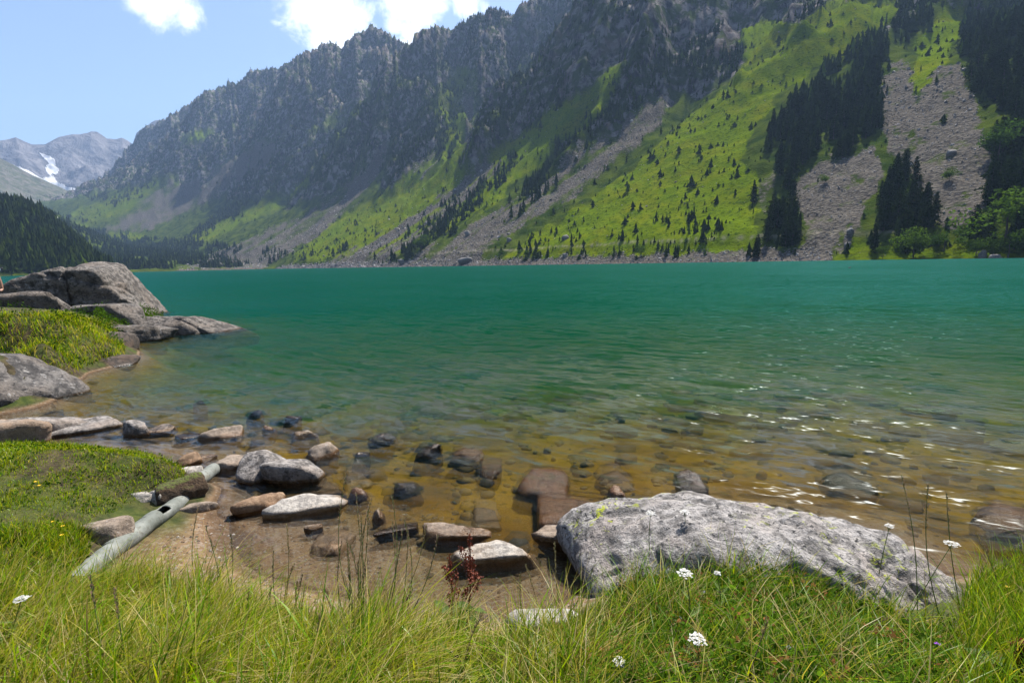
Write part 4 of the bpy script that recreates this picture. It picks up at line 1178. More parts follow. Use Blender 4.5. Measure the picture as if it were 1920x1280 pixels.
# ------------------------------------------------------------------ the old pipe in the bank
def tube(pts, rad, n=14, hole=None, cap=False):
    pts = np.array(pts, float); V, F = [], []
    up = np.array((0, 0, 1.0))
    rad = np.broadcast_to(rad, (len(pts),))
    for i, p_ in enumerate(pts):
        t = pts[min(i + 1, len(pts) - 1)] - pts[max(i - 1, 0)]; t /= np.linalg.norm(t)
        s_ = np.cross(t, up if abs(t[2]) < .9 else np.array((1.0, 0, 0))); s_ /= np.linalg.norm(s_); u_ = np.cross(s_, t)
        for j in range(n):
            a = 6.28318 * j / n
            V.append(p_ + rad[i] * (math.cos(a) * s_ + math.sin(a) * u_))
    for i in range(len(pts) - 1):
        for j in range(n):
            if hole and hole(i, j): continue
            F.append((i * n + j, i * n + (j + 1) % n, (i + 1) * n + (j + 1) % n, (i + 1) * n + j))
    return np.array(V), np.array(F)

def pipe_material():
    m, nt, out = new_mat('weathered_pipe')
    oc = pos(nt)
    n1 = noise(nt, oc, 5.0, 5.0, .65); n2 = noise(nt, oc, 28.0, 5.0, .7)
    c = mixc(nt, smooth(nt, n1, .35, .65), (.15, .165, .14), (.27, .28, .25))
    c = mixc(nt, smooth(nt, n2, .52, .66, 0, .7), c, (.09, .085, .06))
    c = mixc(nt, smooth(nt, n1, .58, .7, 0, .6), c, (.19, .16, .09))
    b = N(nt, 'ShaderNodeBsdfPrincipled', None, Base_Color=c, Roughness=.7, Normal=bump(nt, n2, .006))
    nt.links.new(b.outputs[0], out.inputs[0])
    return m
M_PIPE = pipe_material()
root = obj('drain_pipe', None, loc=tuple(W(250, 1015, .12)))
tag(root, 'weathered grey-green pipe sloping through the turf into the pool', 'pipe')
L0 = np.array(root.location)
def pipe_part(name, pa, pb, rad, k, hole=None):
    a, b_ = np.array(pa), np.array(pb)
    tt = np.linspace(0, 1, k)[:, None]
    pts = a + (b_ - a) * tt + np.stack([.004 * np.sin(tt[:, 0] * 5), 0 * tt[:, 0], .003 * np.cos(tt[:, 0] * 7)], -1)
    v, f = tube(pts - L0, rad * (1 + .03 * np.sin(np.arange(k) * 1.7)), 20, hole)
    o = obj(name, mesh_np(name, v, [f]), M_PIPE, root)
    md = o.modifiers.new('wall', 'SOLIDIFY'); md.thickness = .012; md.offset = -1
    return o
pA, pB, pC = W(98, 1118, .30), W(215, 1030, .20), W(292, 972, .14)
pD = W(345, 938, .08)
pipe_part('lower_length', pA, pB, .057, 16)
pipe_part('middle_length', W(205, 1036, .20), pC, .063, 14)
pipe_part('upper_length', W(272, 985, .155), pD, .060, 18, lambda i, j: 4 <= i <= 7 and 2 <= j <= 5)
pipe_part('outlet_length', W(360, 908, .07), W(402, 880, .02), .062, 10)

# mossy clod of turf over the pipe
o = rock_px((302, 884, 393, 940), .1, None, 'mossy brown turf clod lying over the pipe', 33, .8, .06, .1, p=7, rough=.07, name='turf_clod')
o['category'] = 'turf'
m, nt, out = new_mat('turf_clod')
nz = N(nt, 'ShaderNodeSeparateXYZ', None, Vector=N(nt, 'ShaderNodeNewGeometry').outputs['Normal']).outputs[2]
n1 = noise(nt, pos(nt), 40.0, 5.0, .7)
c = mixc(nt, smooth(nt, n1, .35, .65), (.05, .028, .014), (.14, .085, .045))
c = mixc(nt, math_(nt, 'MULTIPLY', smooth(nt, nz, .55, .85), smooth(nt, n1, .4, .55)), c, (.12, .15, .02))
b = N(nt, 'ShaderNodeBsdfPrincipled', None, Base_Color=c, Roughness=1.0, Normal=bump(nt, n1, .03)); nt.links.new(b.outputs[0], out.inputs[0])
o.data.materials.append(m)

# ------------------------------------------------------------------ grass
def blades_mesh(name, P, H, Wd, yaw, lean, cols, bend=1.6, tipc=None):
    n = len(P)
    ts = np.array([0, .4, .75, 1.0])
    dirx, diry = np.cos(yaw), np.sin(yaw)
    sx, sy = -diry, dirx
    tw = rng.uniform(-.6, .6, n)
    sx, sy = sx * np.cos(tw) - sy * np.sin(tw), sx * np.sin(tw) + sy * np.cos(tw)
    V = np.empty((n, 7, 3)); C = np.empty((n, 7, 3))
    for i, t in enumerate(ts):
        off_ = lean * H * t ** bend
        z = H * (t - .35 * lean * t * t)
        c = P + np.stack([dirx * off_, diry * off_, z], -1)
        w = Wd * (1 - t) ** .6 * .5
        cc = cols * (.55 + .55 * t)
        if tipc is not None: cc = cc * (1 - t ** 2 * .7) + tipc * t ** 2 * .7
        if i < 3:
            V[:, i * 2] = c - np.stack([sx * w, sy * w, 0 * w], -1); V[:, i * 2 + 1] = c + np.stack([sx * w, sy * w, 0 * w], -1)
            C[:, i * 2] = cc; C[:, i * 2 + 1] = cc
        else:
            V[:, 6] = c; C[:, 6] = cc
    q = np.array([(0, 1, 3, 2), (2, 3, 5, 4)]); t3 = np.array([(4, 5, 6)])
    o_ = (np.arange(n) * 7)[:, None, None]
    return mesh_np(name, V.reshape(-1, 3), [(q[None] + o_).reshape(-1, 4), (t3[None] + o_).reshape(-1, 3)], True, {'col': C.reshape(-1, 3)})

m, nt, out = new_mat('grass_blade')
c = attr(nt, 'col', 0)
d = N(nt, 'ShaderNodeBsdfDiffuse', None, Color=c)
t = N(nt, 'ShaderNodeBsdfTranslucent', None, Color=mixc(nt, 1.0, c, (1.1, 1.1, .4), 'MULTIPLY'))
gl = N(nt, 'ShaderNodeBsdfGlossy', None, Color=(1, 1, 1, 1), Roughness=.35)
mx = N(nt, 'ShaderNodeMixShader', None, i0=.55, i1=d.outputs[0], i2=t.outputs[0])
mx = N(nt, 'ShaderNodeMixShader', None, i0=.008, i1=mx.outputs[0], i2=gl.outputs[0])
nt.links.new(mx.outputs[0], out.inputs[0])
M_GRASS = m

GREEN = np.array([(.15, .30, .006), (.22, .34, .008), (.085, .20, .006), (.31, .37, .010)])
STRAW = np.array([(.60, .47, .14), (.46, .40, .06), (.66, .54, .24), (.38, .40, .03)])
def pick(n, straw, w=(1, 1, 1, 1)):
    g = GREEN[rng.choice(4, n, p=np.array(w) / sum(w))]; s_ = STRAW[rng.integers(0, 4, n)]
    k = (rng.random(n) < straw)[:, None]
    return np.where(k, s_ * .95, g * np.array((1.45, 1.3, 1.0))) * rng.uniform(.7, 1.55, (n, 1))

REG = {
    'turf': [(-260, 826), (110, 824), (250, 832), (344, 858), (346, 900), (300, 932), (235, 950), (165, 975), (120, 995), (0, 1010), (-260, 1010)],
    'low': [(-260, 1005), (20, 1005), (130, 985), (165, 1000), (170, 1040), (110, 1110), (60, 1135), (-260, 1150)],
    'long': [(-260, 1145), (70, 1135), (130, 1115), (235, 1090), (300, 1095), (400, 1125), (520, 1155), (680, 1185), (850, 1205), (945, 1210), (1010, 1220), (1090, 1200), (1100, 1500), (-260, 1500)],
    'mound': [(1075, 1200), (1110, 1160), (1200, 1065), (1290, 1035), (1440, 1055), (1570, 1105), (1660, 1160), (1790, 1195), (1800, 1500), (1080, 1500)],
    'edge': [(1790, 1190), (1815, 1110), (1850, 1085), (1920, 1070), (2150, 1060), (2150, 1500), (1790, 1500)],
}
NC = 700000
cx = rng.uniform(-6.5, 5.0, NC); cy2 = rng.uniform(.75, 7.2, NC)
cz = ground(cx, cy2)
gpx, gpy, _ = project(np.stack([cx, cy2, cz], -1))
clump = fbm(cx / .45, cy2 / .45, 3, 401)
def region(name, n, pat=0.0):
    k = np.where(inside(gpx + 14 * fbm(cx / .2, cy2 / .2, 2, 402), gpy + 8 * fbm(cx / .2 + 9, cy2 / .2, 2, 403), REG[name]) & (cz > .015) & (clump > -.9 + pat))[0]
    return rng.choice(k, min(n, len(k)), replace=False)
def sow(objname, reg, n, h, w, lean, straw, label, pat=0.0, weights=(1, 1, 1, 1), hp=2.2):
    k = region(reg, n, pat); n = len(k)
    P = np.stack([cx[k], cy2[k], cz[k] - .01], -1)
    H = (h[0] + (h[1] - h[0]) * rng.random(n) ** hp) * np.clip(1 + 1.3 * clump[k], .35, 1.9)
    # shorter where the frame would otherwise be filled by blades right under the camera
    yaw = rng.normal(.4, 1.3, n)
    return blades_mesh(objname, P, np.maximum(H, .02), rng.uniform(w[0], w[1], n), yaw, rng.uniform(lean[0], lean[1], n), pick(n, straw, weights))
def stuff(name, me, mat, label):
    return tag(obj(name, me, mat), label, kind='stuff')
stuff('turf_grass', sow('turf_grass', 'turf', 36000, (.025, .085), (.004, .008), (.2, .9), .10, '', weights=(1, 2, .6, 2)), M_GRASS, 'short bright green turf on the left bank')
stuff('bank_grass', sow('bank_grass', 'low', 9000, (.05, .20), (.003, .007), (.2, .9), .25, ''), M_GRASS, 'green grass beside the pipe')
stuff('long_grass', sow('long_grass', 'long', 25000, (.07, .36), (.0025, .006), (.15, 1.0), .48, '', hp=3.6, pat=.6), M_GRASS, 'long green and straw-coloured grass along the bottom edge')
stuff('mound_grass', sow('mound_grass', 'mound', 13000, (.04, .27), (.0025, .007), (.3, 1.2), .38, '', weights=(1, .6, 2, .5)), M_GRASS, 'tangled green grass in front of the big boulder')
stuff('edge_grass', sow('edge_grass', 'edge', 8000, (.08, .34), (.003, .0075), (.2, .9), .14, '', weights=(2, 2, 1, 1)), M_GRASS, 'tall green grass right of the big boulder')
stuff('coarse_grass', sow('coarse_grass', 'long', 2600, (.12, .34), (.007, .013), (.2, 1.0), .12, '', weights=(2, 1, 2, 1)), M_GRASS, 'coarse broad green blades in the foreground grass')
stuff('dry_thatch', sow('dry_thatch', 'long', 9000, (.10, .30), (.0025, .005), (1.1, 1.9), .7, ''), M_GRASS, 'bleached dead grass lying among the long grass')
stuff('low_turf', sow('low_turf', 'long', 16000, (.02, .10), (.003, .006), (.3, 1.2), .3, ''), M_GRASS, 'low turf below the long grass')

# leafy ground cover: small leaves on the mound and the banks
def leaves_mesh(name, P, size, cols, up=.55):
    n = len(P)
    d = rng.normal(size=(n, 3)); d[:, 2] = np.abs(d[:, 2]) * up; d /= np.linalg.norm(d, axis=1)[:, None]
    s_ = np.cross(d, rng.normal(size=(n, 3))); s_ /= np.linalg.norm(s_, axis=1)[:, None]
    w = size[:, None]
    V = np.stack([P, P + d * w * .5 + s_ * w * .32, P + d * w, P + d * w * .5 - s_ * w * .32], 1)
    F = np.arange(n * 4).reshape(-1, 4)
    return mesh_np(name, V.reshape(-1, 3), [F], False, {'col': np.repeat(cols, 4, 0)})
k = region('mound', 15000)
P = np.stack([cx[k], cy2[k], cz[k] + rng.random(len(k)) ** 1.5 * .10], -1)
cl_ = np.where((fbm(cx[k] / .25, cy2[k] / .25, 2, 411) > .28)[:, None], np.array((.34, .17, .07)), np.array((.085, .19, .018))) * rng.uniform(.6, 1.35, (len(k), 1))
stuff('ground_cover', leaves_mesh('ground_cover', P, rng.uniform(.012, .03, len(k)), cl_), M_LEAF, 'small leafy ground cover with withered patches in front of the boulder')
k = np.concatenate([region('turf', 3000, .8), region('low', 2500, .7), region('long', 3500, .9)])
P = np.stack([cx[k], cy2[k], cz[k] + rng.random(len(k)) * .05], -1)
stuff('clover_leaves', leaves_mesh('clover_leaves', P, rng.uniform(.014, .035, len(k)), np.array((.07, .16, .012)) * rng.uniform(.6, 1.3, (len(k), 1))), M_LEAF, 'clover and other small leaves among the bank grass')

k = region('long', 260); k2 = region('mound', 160)
k = np.concatenate([k, k2])
P = np.repeat(np.stack([cx[k], cy2[k], cz[k] + .01], -1), 6, 0) + rng.normal(scale=.012, size=(len(k) * 6, 3)) * (1, 1, .6)
stuff('broad_weeds', leaves_mesh('broad_weeds', P, rng.uniform(.05, .10, len(P)), np.array((.10, .21, .014)) * rng.uniform(.6, 1.4, (len(P), 1)), .8), M_LEAF, 'broad-leaved weeds among the foreground grass')

# headland vegetation
def px_pts(poly, n, xr, yr):
    x = rng.uniform(*xr, n); y = rng.uniform(*yr, n); z = ground(x, y)
    px, py, _ = project(np.stack([x, y, z], -1))
    k = inside(px, py, poly) & (z > .12)
    return np.stack([x[k], y[k], z[k]], -1)
mound = [(-120, 590), (60, 590), (150, 594), (205, 606), (232, 640), (238, 684), (150, 702), (60, 712), (10, 700), (-120, 690)]
ledge = [(175, 590), (215, 580), (300, 582), (312, 604), (232, 622), (190, 612)]
P = px_pts(mound, 60000, (-17, -7), (9.5, 19))[:13000]
n_ = len(P)
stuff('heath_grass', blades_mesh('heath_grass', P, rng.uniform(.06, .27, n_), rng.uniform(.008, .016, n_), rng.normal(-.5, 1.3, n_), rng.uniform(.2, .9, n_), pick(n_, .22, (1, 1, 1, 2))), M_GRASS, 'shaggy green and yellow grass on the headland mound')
P1_ = px_pts(mound, 60000, (-17, -7), (9.5, 19)); P1_ = P1_[fbm(P1_[:, 0] / .9, P1_[:, 1] / .9, 3, 421) > .05][:9000]
P2_ = px_pts(ledge, 60000, (-20, -9), (13, 22))[:6000]
P = np.concatenate([P1_, P2_]); P[:, 2] += rng.random(len(P)) * np.clip(.25 + .45 * fbm(P[:, 0] / .7, P[:, 1] / .7, 2, 431), .08, .6)
stuff('heath_shrubs', leaves_mesh('heath_shrubs', P, rng.uniform(.03, .075, len(P)), np.concatenate([np.tile((.075, .16, .014), (len(P1_), 1)), np.tile((.11, .22, .016), (len(P2_), 1))]) * rng.uniform(.55, 1.35, (len(P), 1)), .9), M_LEAF, 'low leafy heath shrubs on the headland')

# ------------------------------------------------------------------ single plants
def ghit(px, py):
    d = unit(px, py); t = np.linspace(.8, 14, 900)
    Q = EYE + d * t[:, None]
    k = np.argmax(Q[:, 2] < ground(Q[:, 0], Q[:, 1]))
    return Q[k]
def at_depth(px, py, dep):
    d = unit(px, py)
    return EYE + d * (dep / np.dot(d, _f))
def simple_mat(name, col, trans=0.0, rough=.8, var=.35, sc=60.0):
    m, nt, out = new_mat(name)
    n = noise(nt, pos(nt), sc, 3.0)
    c = mixc(nt, smooth(nt, n, .3, .7), tuple(q * (1 - var) for q in col), tuple(min(1, q * (1 + var * .5)) for q in col))
    d = N(nt, 'ShaderNodeBsdfPrincipled', None, Base_Color=c, Roughness=rough)
    if trans:
        t = N(nt, 'ShaderNodeBsdfTranslucent', None, Color=c)
        d = N(nt, 'ShaderNodeMixShader', None, i0=trans, i1=d.outputs[0], i2=t.outputs[0])
    nt.links.new(d.outputs[0], out.inputs[0])
    return m
M_STEM = simple_mat('green_stem', (.18, .27, .05), .3)
M_STRAW = simple_mat('straw', (.40, .32, .14), .3)
M_SEED = simple_mat('purple_seed', (.36, .25, .15), .4)
M_PETAL = simple_mat('white_petal', (.52, .52, .52), .25, .6, .2)
M_CENTRE = simple_mat('flower_centre', (.55, .48, .25), 0)
M_YELLOW = simple_mat('yellow_petal', (.80, .50, .01), .3, .5, .1)
M_VIOLET = simple_mat('violet_petal', (.30, .05, .55), .3, .5, .1)
M_RUST = simple_mat('rust_seed', (.26, .055, .022), .25, .8, .4)
M_DLEAF = simple_mat('dock_leaf', (.11, .18, .02), .4)
M_BROWN = simple_mat('withered', (.30, .12, .05), .3)

def curve_pts(a, b, k=7, sag=.06, side=0.0):
    a, b = np.array(a), np.array(b); t = np.linspace(0, 1, k)[:, None]
    L_ = np.linalg.norm(b - a)
    p_ = a + (b - a) * t
    p_ = p_ + np.array((side, .3 * side, 0)) * L_ * np.sin(t * math.pi) * 1.0
    return p_
def feather(L_, w, n=9):
    V, F = [], []
    for i in range(n):
        t = (i + .5) / n; ww = w * math.sin(math.pi * min(1, t * .9 + .12)) + .002
        for s_ in (-1, 1):
            o_ = len(V)
            V += [(L_ * t - .004, 0, 0), (L_ * t + .004, 0, 0), (L_ * t + .008, s_ * ww, .006)]; F.append((o_, o_ + 1, o_ + 2))
    o_ = len(V); V += [(0, -.0015, 0), (0, .0015, 0), (L_, 0, 0)]; F.append((o_, o_ + 1, o_ + 2))
    return np.array(V), np.array(F)
FEA = mesh_np('leaf', *(lambda vf: (vf[0], [vf[1]]))(feather(.10, .016)))
FEA.materials.append(M_STEM)

def yarrow(head, base, label, r=.03, seed=0):
    g = np.random.default_rng(seed)
    B = ghit(*base); dep = np.dot(B - EYE, _f)
    T = at_depth(head[0], head[1], dep)
    if T[2] < B[2] + .05: T[2] = B[2] + .12
    root = tag(obj('yarrow', None, loc=tuple(B)), label, 'flower', 'white yarrow flowers')
    pts = curve_pts(B, T, 8, side=g.uniform(-.06, .06)) - B
    v, f = tube(pts, np.linspace(.0028, .0018, 8), 6)
    obj('stem', mesh_np('stem', v, [f]), M_STEM, root)
    for i in range(5):
        q_ = pts[1 + i]; obj('leaf', FEA, None, root, loc=tuple(q_), rot=(g.uniform(-.3, .3), g.uniform(-.8, -.2), g.uniform(0, 6.28)), scale=(1 - .12 * i,) * 3)
    V, F, V2, F2 = [], [], [], []
    nf = int(26 + 500 * r)
    top = pts[-1]
    for i in range(nf):
        rr_ = r * math.sqrt((i + .5) / nf) * g.uniform(.85, 1.12); a = i * 2.39996 + g.normal(scale=.15)
        c_ = top + np.array((rr_ * math.cos(a), rr_ * math.sin(a), .25 * r - .5 * rr_ ** 2 / r * .5 + g.normal(scale=.003)))
        pr = g.uniform(.0042, .0062)
        for j in range(5):
            aa = a + j * 1.2566 + g.normal(scale=.1)
            e = np.array((math.cos(aa), math.sin(aa), g.uniform(-.2, .3))); s_ = np.array((-math.sin(aa), math.cos(aa), 0))
            o_ = len(V); V += [c_ + e * pr * .2 - s_ * pr * .25, c_ + e * pr * .2 + s_ * pr * .25, c_ + e * pr + s_ * pr * .42, c_ + e * pr - s_ * pr * .42]; F.append((o_, o_ + 1, o_ + 2, o_ + 3))
        o_ = len(V2)
        for j in range(5): V2.append(c_ + np.array((.0018 * math.cos(j * 1.2566), .0018 * math.sin(j * 1.2566), .0018)))
        F2.append(tuple(o_ + j for j in range(5)))
        if i % 3 == 0:                                   # rays that carry the flower plate
            o_ = len(V2)
    obj('flower_head', mesh_np('flower_head', np.array(V), [np.array(F)], False), M_PETAL, root)
    obj('flower_centre', mesh_np('flower_centre', np.array(V2), [np.array(F2)], False), M_CENTRE, root)
    rv, rf, o_ = [], [], 0
    for i in range(7):
        a = i * .9; e = top + np.array((r * .7 * math.cos(a), r * .7 * math.sin(a), .1 * r)); s0 = pts[-2] * .35 + top * .65
        v, f = tube(np.array([s0, (s0 + e) / 2 + (0, 0, -.004), e]), .0009, 4); rv.append(v); rf.append(f + o_); o_ += len(v)
    obj('flower_stalks', mesh_np('flower_stalks', np.concatenate(rv), [np.concatenate(rf)]), M_STEM, root)
for i, (hd, bs, lab, r) in enumerate([
        ((40, 1123), (8, 1225), 'white yarrow standing alone in the grass at the lower left', .026),
        ((1284, 1075), (1290, 1190), 'white yarrow in front of the left half of the big boulder', .034),
        ((1308, 1198), (1318, 1268), 'full white yarrow head low in the grass below the boulder', .032),
        ((1162, 1240), (1170, 1278), 'small white yarrow at the bottom edge below the boulder', .022),
        ((1220, 962), (1228, 1085), 'white yarrow rising against the left shoulder of the boulder', .03),
        ((1284, 960), (1276, 1075), 'white yarrow beside the one at the boulder shoulder', .032),
        ((1668, 986), (1640, 1130), 'thin white yarrow standing against the right part of the boulder', .022),
        ((1785, 1020), (1700, 1165), 'wide white yarrow leaning past the right end of the boulder', .036),
        ((1345, 1074), (1350, 1150), 'tiny white yarrow right of the boulder-front yarrow', .014)]):
    yarrow(hd, bs, lab, r, 500 + i)

def grass_stem(base, tip, label, seed, mat=None, seedmat=None, dens=34, hl=.34, thick=.0030):
    g = np.random.default_rng(seed)
    B = ghit(*base); dep = np.dot(B - EYE, _f); T = at_depth(tip[0], tip[1], dep * g.uniform(.97, 1.03))
    root = tag(obj('grass_stem', None, loc=tuple(B)), label, 'grass stem', 'tall seeding grass stems')
    side = g.uniform(-.08, .08)
    pts = curve_pts(B, T, 12, side=side) - B
    v, f = tube(pts, np.linspace(thick, thick * .5, 12), 5)
    obj('stem', mesh_np('stem', v, [f]), mat or M_STEM, root)
    V, F = [], []
    L_ = np.linalg.norm(pts[-1])
    for i in range(dens):
        t = 1 - hl * (i + g.random()) / dens; x = t * 11; i0 = min(int(x), 10); c_ = pts[i0] + (pts[i0 + 1] - pts[i0]) * (x - i0)
        a = g.uniform(0, 6.28); e = np.array((math.cos(a) * .35, math.sin(a) * .35, 1)); e /= np.linalg.norm(e)
        s_ = np.array((-math.sin(a), math.cos(a), 0)); sl = g.uniform(.013, .024); w = .0032
        c_ = c_ + np.array((math.cos(a), math.sin(a), 0)) * .002
        o_ = len(V); V += [c_, c_ + e * sl * .5 + s_ * w, c_ + e * sl, c_ + e * sl * .5 - s_ * w]; F.append((o_, o_ + 1, o_ + 2, o_ + 3))
    obj('seed_head', mesh_np('seed_head', np.array(V), [np.array(F)], False), seedmat or M_SEED, root)
for i, (bs, tp, lab, kind) in enumerate([
        ((672, 1170), (650, 884), 'tall grass stem whose nodding tip stands before the blocky boulder', 0), ((690, 1180), (697, 935), 'straight tall grass stem right of the nodding one', 0),
        ((715, 1200), (735, 928), 'tall grass stem leaning right in front of the dark wedge rock', 0), ((700, 1150), (668, 925), 'thin purplish grass stem close behind the straight one', 0),
        ((660, 1190), (640, 1020), 'short seeding grass stem left of the tall group', 0), ((735, 1160), (800, 985), 'grass stem arching right over the flat tan rock', 1),
        ((530, 1160), (538, 985), 'pale grass stem standing alone over the pool', 1), ((420, 1130), (385, 985), 'brown grass stem rising over the sand by the pipe', 0),
        ((425, 1140), (432, 1000), 'second brown grass stem over the sand', 0), ((370, 1120), (372, 950), 'thin grass stem beside the pipe end', 0),
        ((980, 1190), (975, 1075), 'dry pale grass stem beside the dock plant', 1), ((1015, 1200), (985, 1060), 'dry bleached grass stem between dock plant and white slab', 1),
        ((1060, 1190), (1040, 1020), 'thin stem in front of the tan notched rock', 1), ((1720, 1150), (1690, 890), 'tall thin stem rising behind the big boulder end', 0),
        ((1760, 1150), (1740, 905), 'tall thin stem with open tip by the boulder end', 0), ((1800, 1140), (1775, 925), 'tall dark stem above the right yarrow', 0),
        ((1880, 1130), (1830, 1000), 'grass stem bowing left at the right edge', 1), ((1600, 1180), (1665, 1160), 'straw grass head drooping on the boulder front', 1),
        ((1640, 1190), (1700, 1175), 'second straw grass head drooping on the boulder front', 1), ((1400, 1278), (1440, 1160), 'dry stem standing in the tangle below the boulder', 1),
        ((200, 1270), (170, 1080), 'brown stem in the left foreground grass', 0), ((240, 1275), (215, 1105), 'dark dry stem crossing the left foreground grass', 0),
        ((870, 1270), (905, 1150), 'straw stem in the grass below the dock plant', 1), ((560, 1270), (600, 1150), 'straw stem in the grass below the pool', 1)]):
    grass_stem(bs, tp, lab, 600 + i, M_STRAW if kind else M_STEM, M_STRAW if kind else M_SEED)

g_ = np.random.default_rng(77)
for i in range(16):
    bx_ = g_.uniform(640, 770)
    grass_stem((bx_, g_.uniform(1180, 1215)), (bx_ + g_.normal(5, 28), g_.uniform(950, 1110)), 'slender seeding stem in the grass clump standing over the pool', 660 + i)
for i in range(8):
    bx_ = g_.uniform(380, 560)
    grass_stem((bx_, g_.uniform(1160, 1190)), (bx_ + g_.normal(0, 22), g_.uniform(1030, 1120)), 'short seeding stem in the thin grass between pipe and clump', 690 + i, M_STRAW if i % 2 else M_STEM, M_STRAW if i % 2 else M_SEED)

# the rust-red dock plant
def leaf_blade(L_, w, n=6, wav=.1, g=None):
    V, F = [], []
    for i in range(n + 1):
        t = i / n; ww = w * math.sin(math.pi * (t * .92 + .06)) ** .8
        z = -.25 * L_ * t * t + wav * w * math.sin(t * 14)
        V += [(L_ * t, -ww, z + .25 * ww), (L_ * t, 0, z), (L_ * t, ww, z + .25 * ww)]
        if i:
            o_ = 3 * (i - 1); F += [(o_, o_ + 1, o_ + 4, o_ + 3), (o_ + 1, o_ + 2, o_ + 5, o_ + 4)]
    return np.array(V), np.array(F)
def dock(base, top, label, seed, size=1.0):
    g = np.random.default_rng(seed)
    B = ghit(*base); T = at_depth(top[0], top[1], np.dot(B - EYE, _f))
    root = tag(obj('dock_plant', None, loc=tuple(B)), label, 'plant')
    pts = curve_pts(B, T, 10, side=.03) - B; H = np.linalg.norm(pts[-1])
    v, f = tube(pts, np.linspace(.006, .0025, 10), 7); obj('stem', mesh_np('stem', v, [f]), M_RUST, root)
    spikes = [(pts[4], pts[9], 190)]
    for i in range(6):
        a = i * 1.05 + g.uniform(0, .4); s0 = pts[3 + i % 4]; Lb = H * g.uniform(.22, .36)
        e = s0 + np.array((math.cos(a) * .42, math.sin(a) * .42, 1.0)) / 1.1 * Lb
        v, f = tube(np.array([s0, (s0 + e) / 2 + np.array((math.cos(a), math.sin(a), 0)) * .012, e]), .002, 5); obj('branch', mesh_np('branch', v, [f]), M_RUST, root)
        spikes.append((s0 * .6 + e * .4, e, 80))
    for a_, b_, n in spikes:
        V, F = [], []
        for i in range(int(n * size)):
            t = g.random(); c_ = a_ + (b_ - a_) * t + g.normal(scale=.015 * (1.15 - .75 * t), size=3)
            d = g.normal(size=3); d /= np.linalg.norm(d); s_ = np.cross(d, g.normal(size=3)); s_ /= np.linalg.norm(s_); r_ = g.uniform(.004, .0075)
            o_ = len(V); V += [c_ - s_ * r_, c_ + d * r_, c_ + s_ * r_, c_ - d * r_]; F.append((o_, o_ + 1, o_ + 2, o_ + 3))
        tag(obj('seed_cluster', mesh_np('seed_cluster', np.array(V), [np.array(F)], False), M_RUST, root), kind='stuff')
    for i in range(8):
        v, f = leaf_blade(g.uniform(.09, .17), g.uniform(.020, .036)); q_ = pts[1 + i // 3] * g.uniform(.6, 1.3)
        obj('leaf', mesh_np('leaf', v, [f]), M_DLEAF, root, loc=tuple(q_), rot=(g.uniform(-.3, .3), g.uniform(-.9, .1), i * .8 + g.uniform(0, .5)))
dock((872, 1195), (880, 1000), 'rust-red dock plant with seed spikes in front of the white rock', 71)
dock((845, 1190), (842, 1040), 'shorter rust-red dock plant just left of the tall one', 73, .6)
dock((1915, 1275), (1912, 1195), 'red-brown dock plant at the bottom right corner', 72, .7)

def petal_flower(head, base, mat, label, name, n=5, r=.011, group=None):
    B = ghit(*base); T = at_depth(head[0], head[1], np.dot(B - EYE, _f))
    if T[2] < B[2] + .02: T[2] = B[2] + .05
    root = tag(obj(name, None, loc=tuple(B)), label, 'flower', group)
    pts = curve_pts(B, T, 6, side=.05) - B
    v, f = tube(pts, .0014, 5); obj('stem', mesh_np('stem', v, [f]), M_STEM, root)
    c_ = pts[-1]
    for j in range(n):
        a = j * 6.283 / n; e = np.array((math.cos(a), math.sin(a) * .8, .35)); s_ = np.array((-math.sin(a), math.cos(a), 0))
        V = np.array([c_, c_ + e * r * .6 + s_ * r * .5, c_ + e * r * 1.1 + np.array((0, 0, .1 * r)), c_ + e * r * .6 - s_ * r * .5]); F = np.array([(0, 1, 2, 3)])
        obj('petal', mesh_np('petal', V, [F], False), mat, root)
for hd, bs, lab in [((67, 903), (70, 922), 'yellow flower on the left turf bank'), ((74, 910), (80, 926), 'lower yellow flower beside the one on the left turf'), ((99, 978), (104, 1000), 'yellow flower above the wedged pinkish block'),
                    ((118, 986), (122, 1008), 'yellow flower nearest the wedged pinkish block'), ((116, 1003), (112, 1025), 'lowest yellow flower left of the pipe'), ((1888, 1100), (1890, 1130), 'yellow flower in the grass at the right edge')]:
    petal_flower(hd, bs, M_YELLOW, lab, 'buttercup', 5, .014, 'yellow flowers')
petal_flower((1758, 1208), (1762, 1240), M_VIOLET, 'single violet flower below the right end of the boulder', 'violet_flower', 5, .013)

def clover(px, py, mat, label, seed):
    g = np.random.default_rng(seed); B = ghit(px, py + 14); T = at_depth(px, py, np.dot(B - EYE, _f))
    if T[2] < B[2] + .03: T[2] = B[2] + .05
    root = tag(obj('clover_flower', None, loc=tuple(B)), label, 'flower', 'clover heads in front of the boulder')
    pts = curve_pts(B, T, 5, side=.05) - B
    v, f = tube(pts, .0012, 5); obj('stem', mesh_np('stem', v, [f]), M_STEM, root)
    V, F = [], []
    for i in range(46):
        d = g.normal(size=3); d[2] = abs(d[2]) - .2; d /= np.linalg.norm(d); s_ = np.cross(d, g.normal(size=3)); s_ /= np.linalg.norm(s_)
        o_ = len(V); V += [pts[-1] + d * .002, pts[-1] + d * .006 + s_ * .0018, pts[-1] + d * .0105, pts[-1] + d * .006 - s_ * .0018]; F.append((o_, o_ + 1, o_ + 2, o_ + 3))
    obj('flower_head', mesh_np('flower_head', np.array(V), [np.array(F)], False), mat, root)
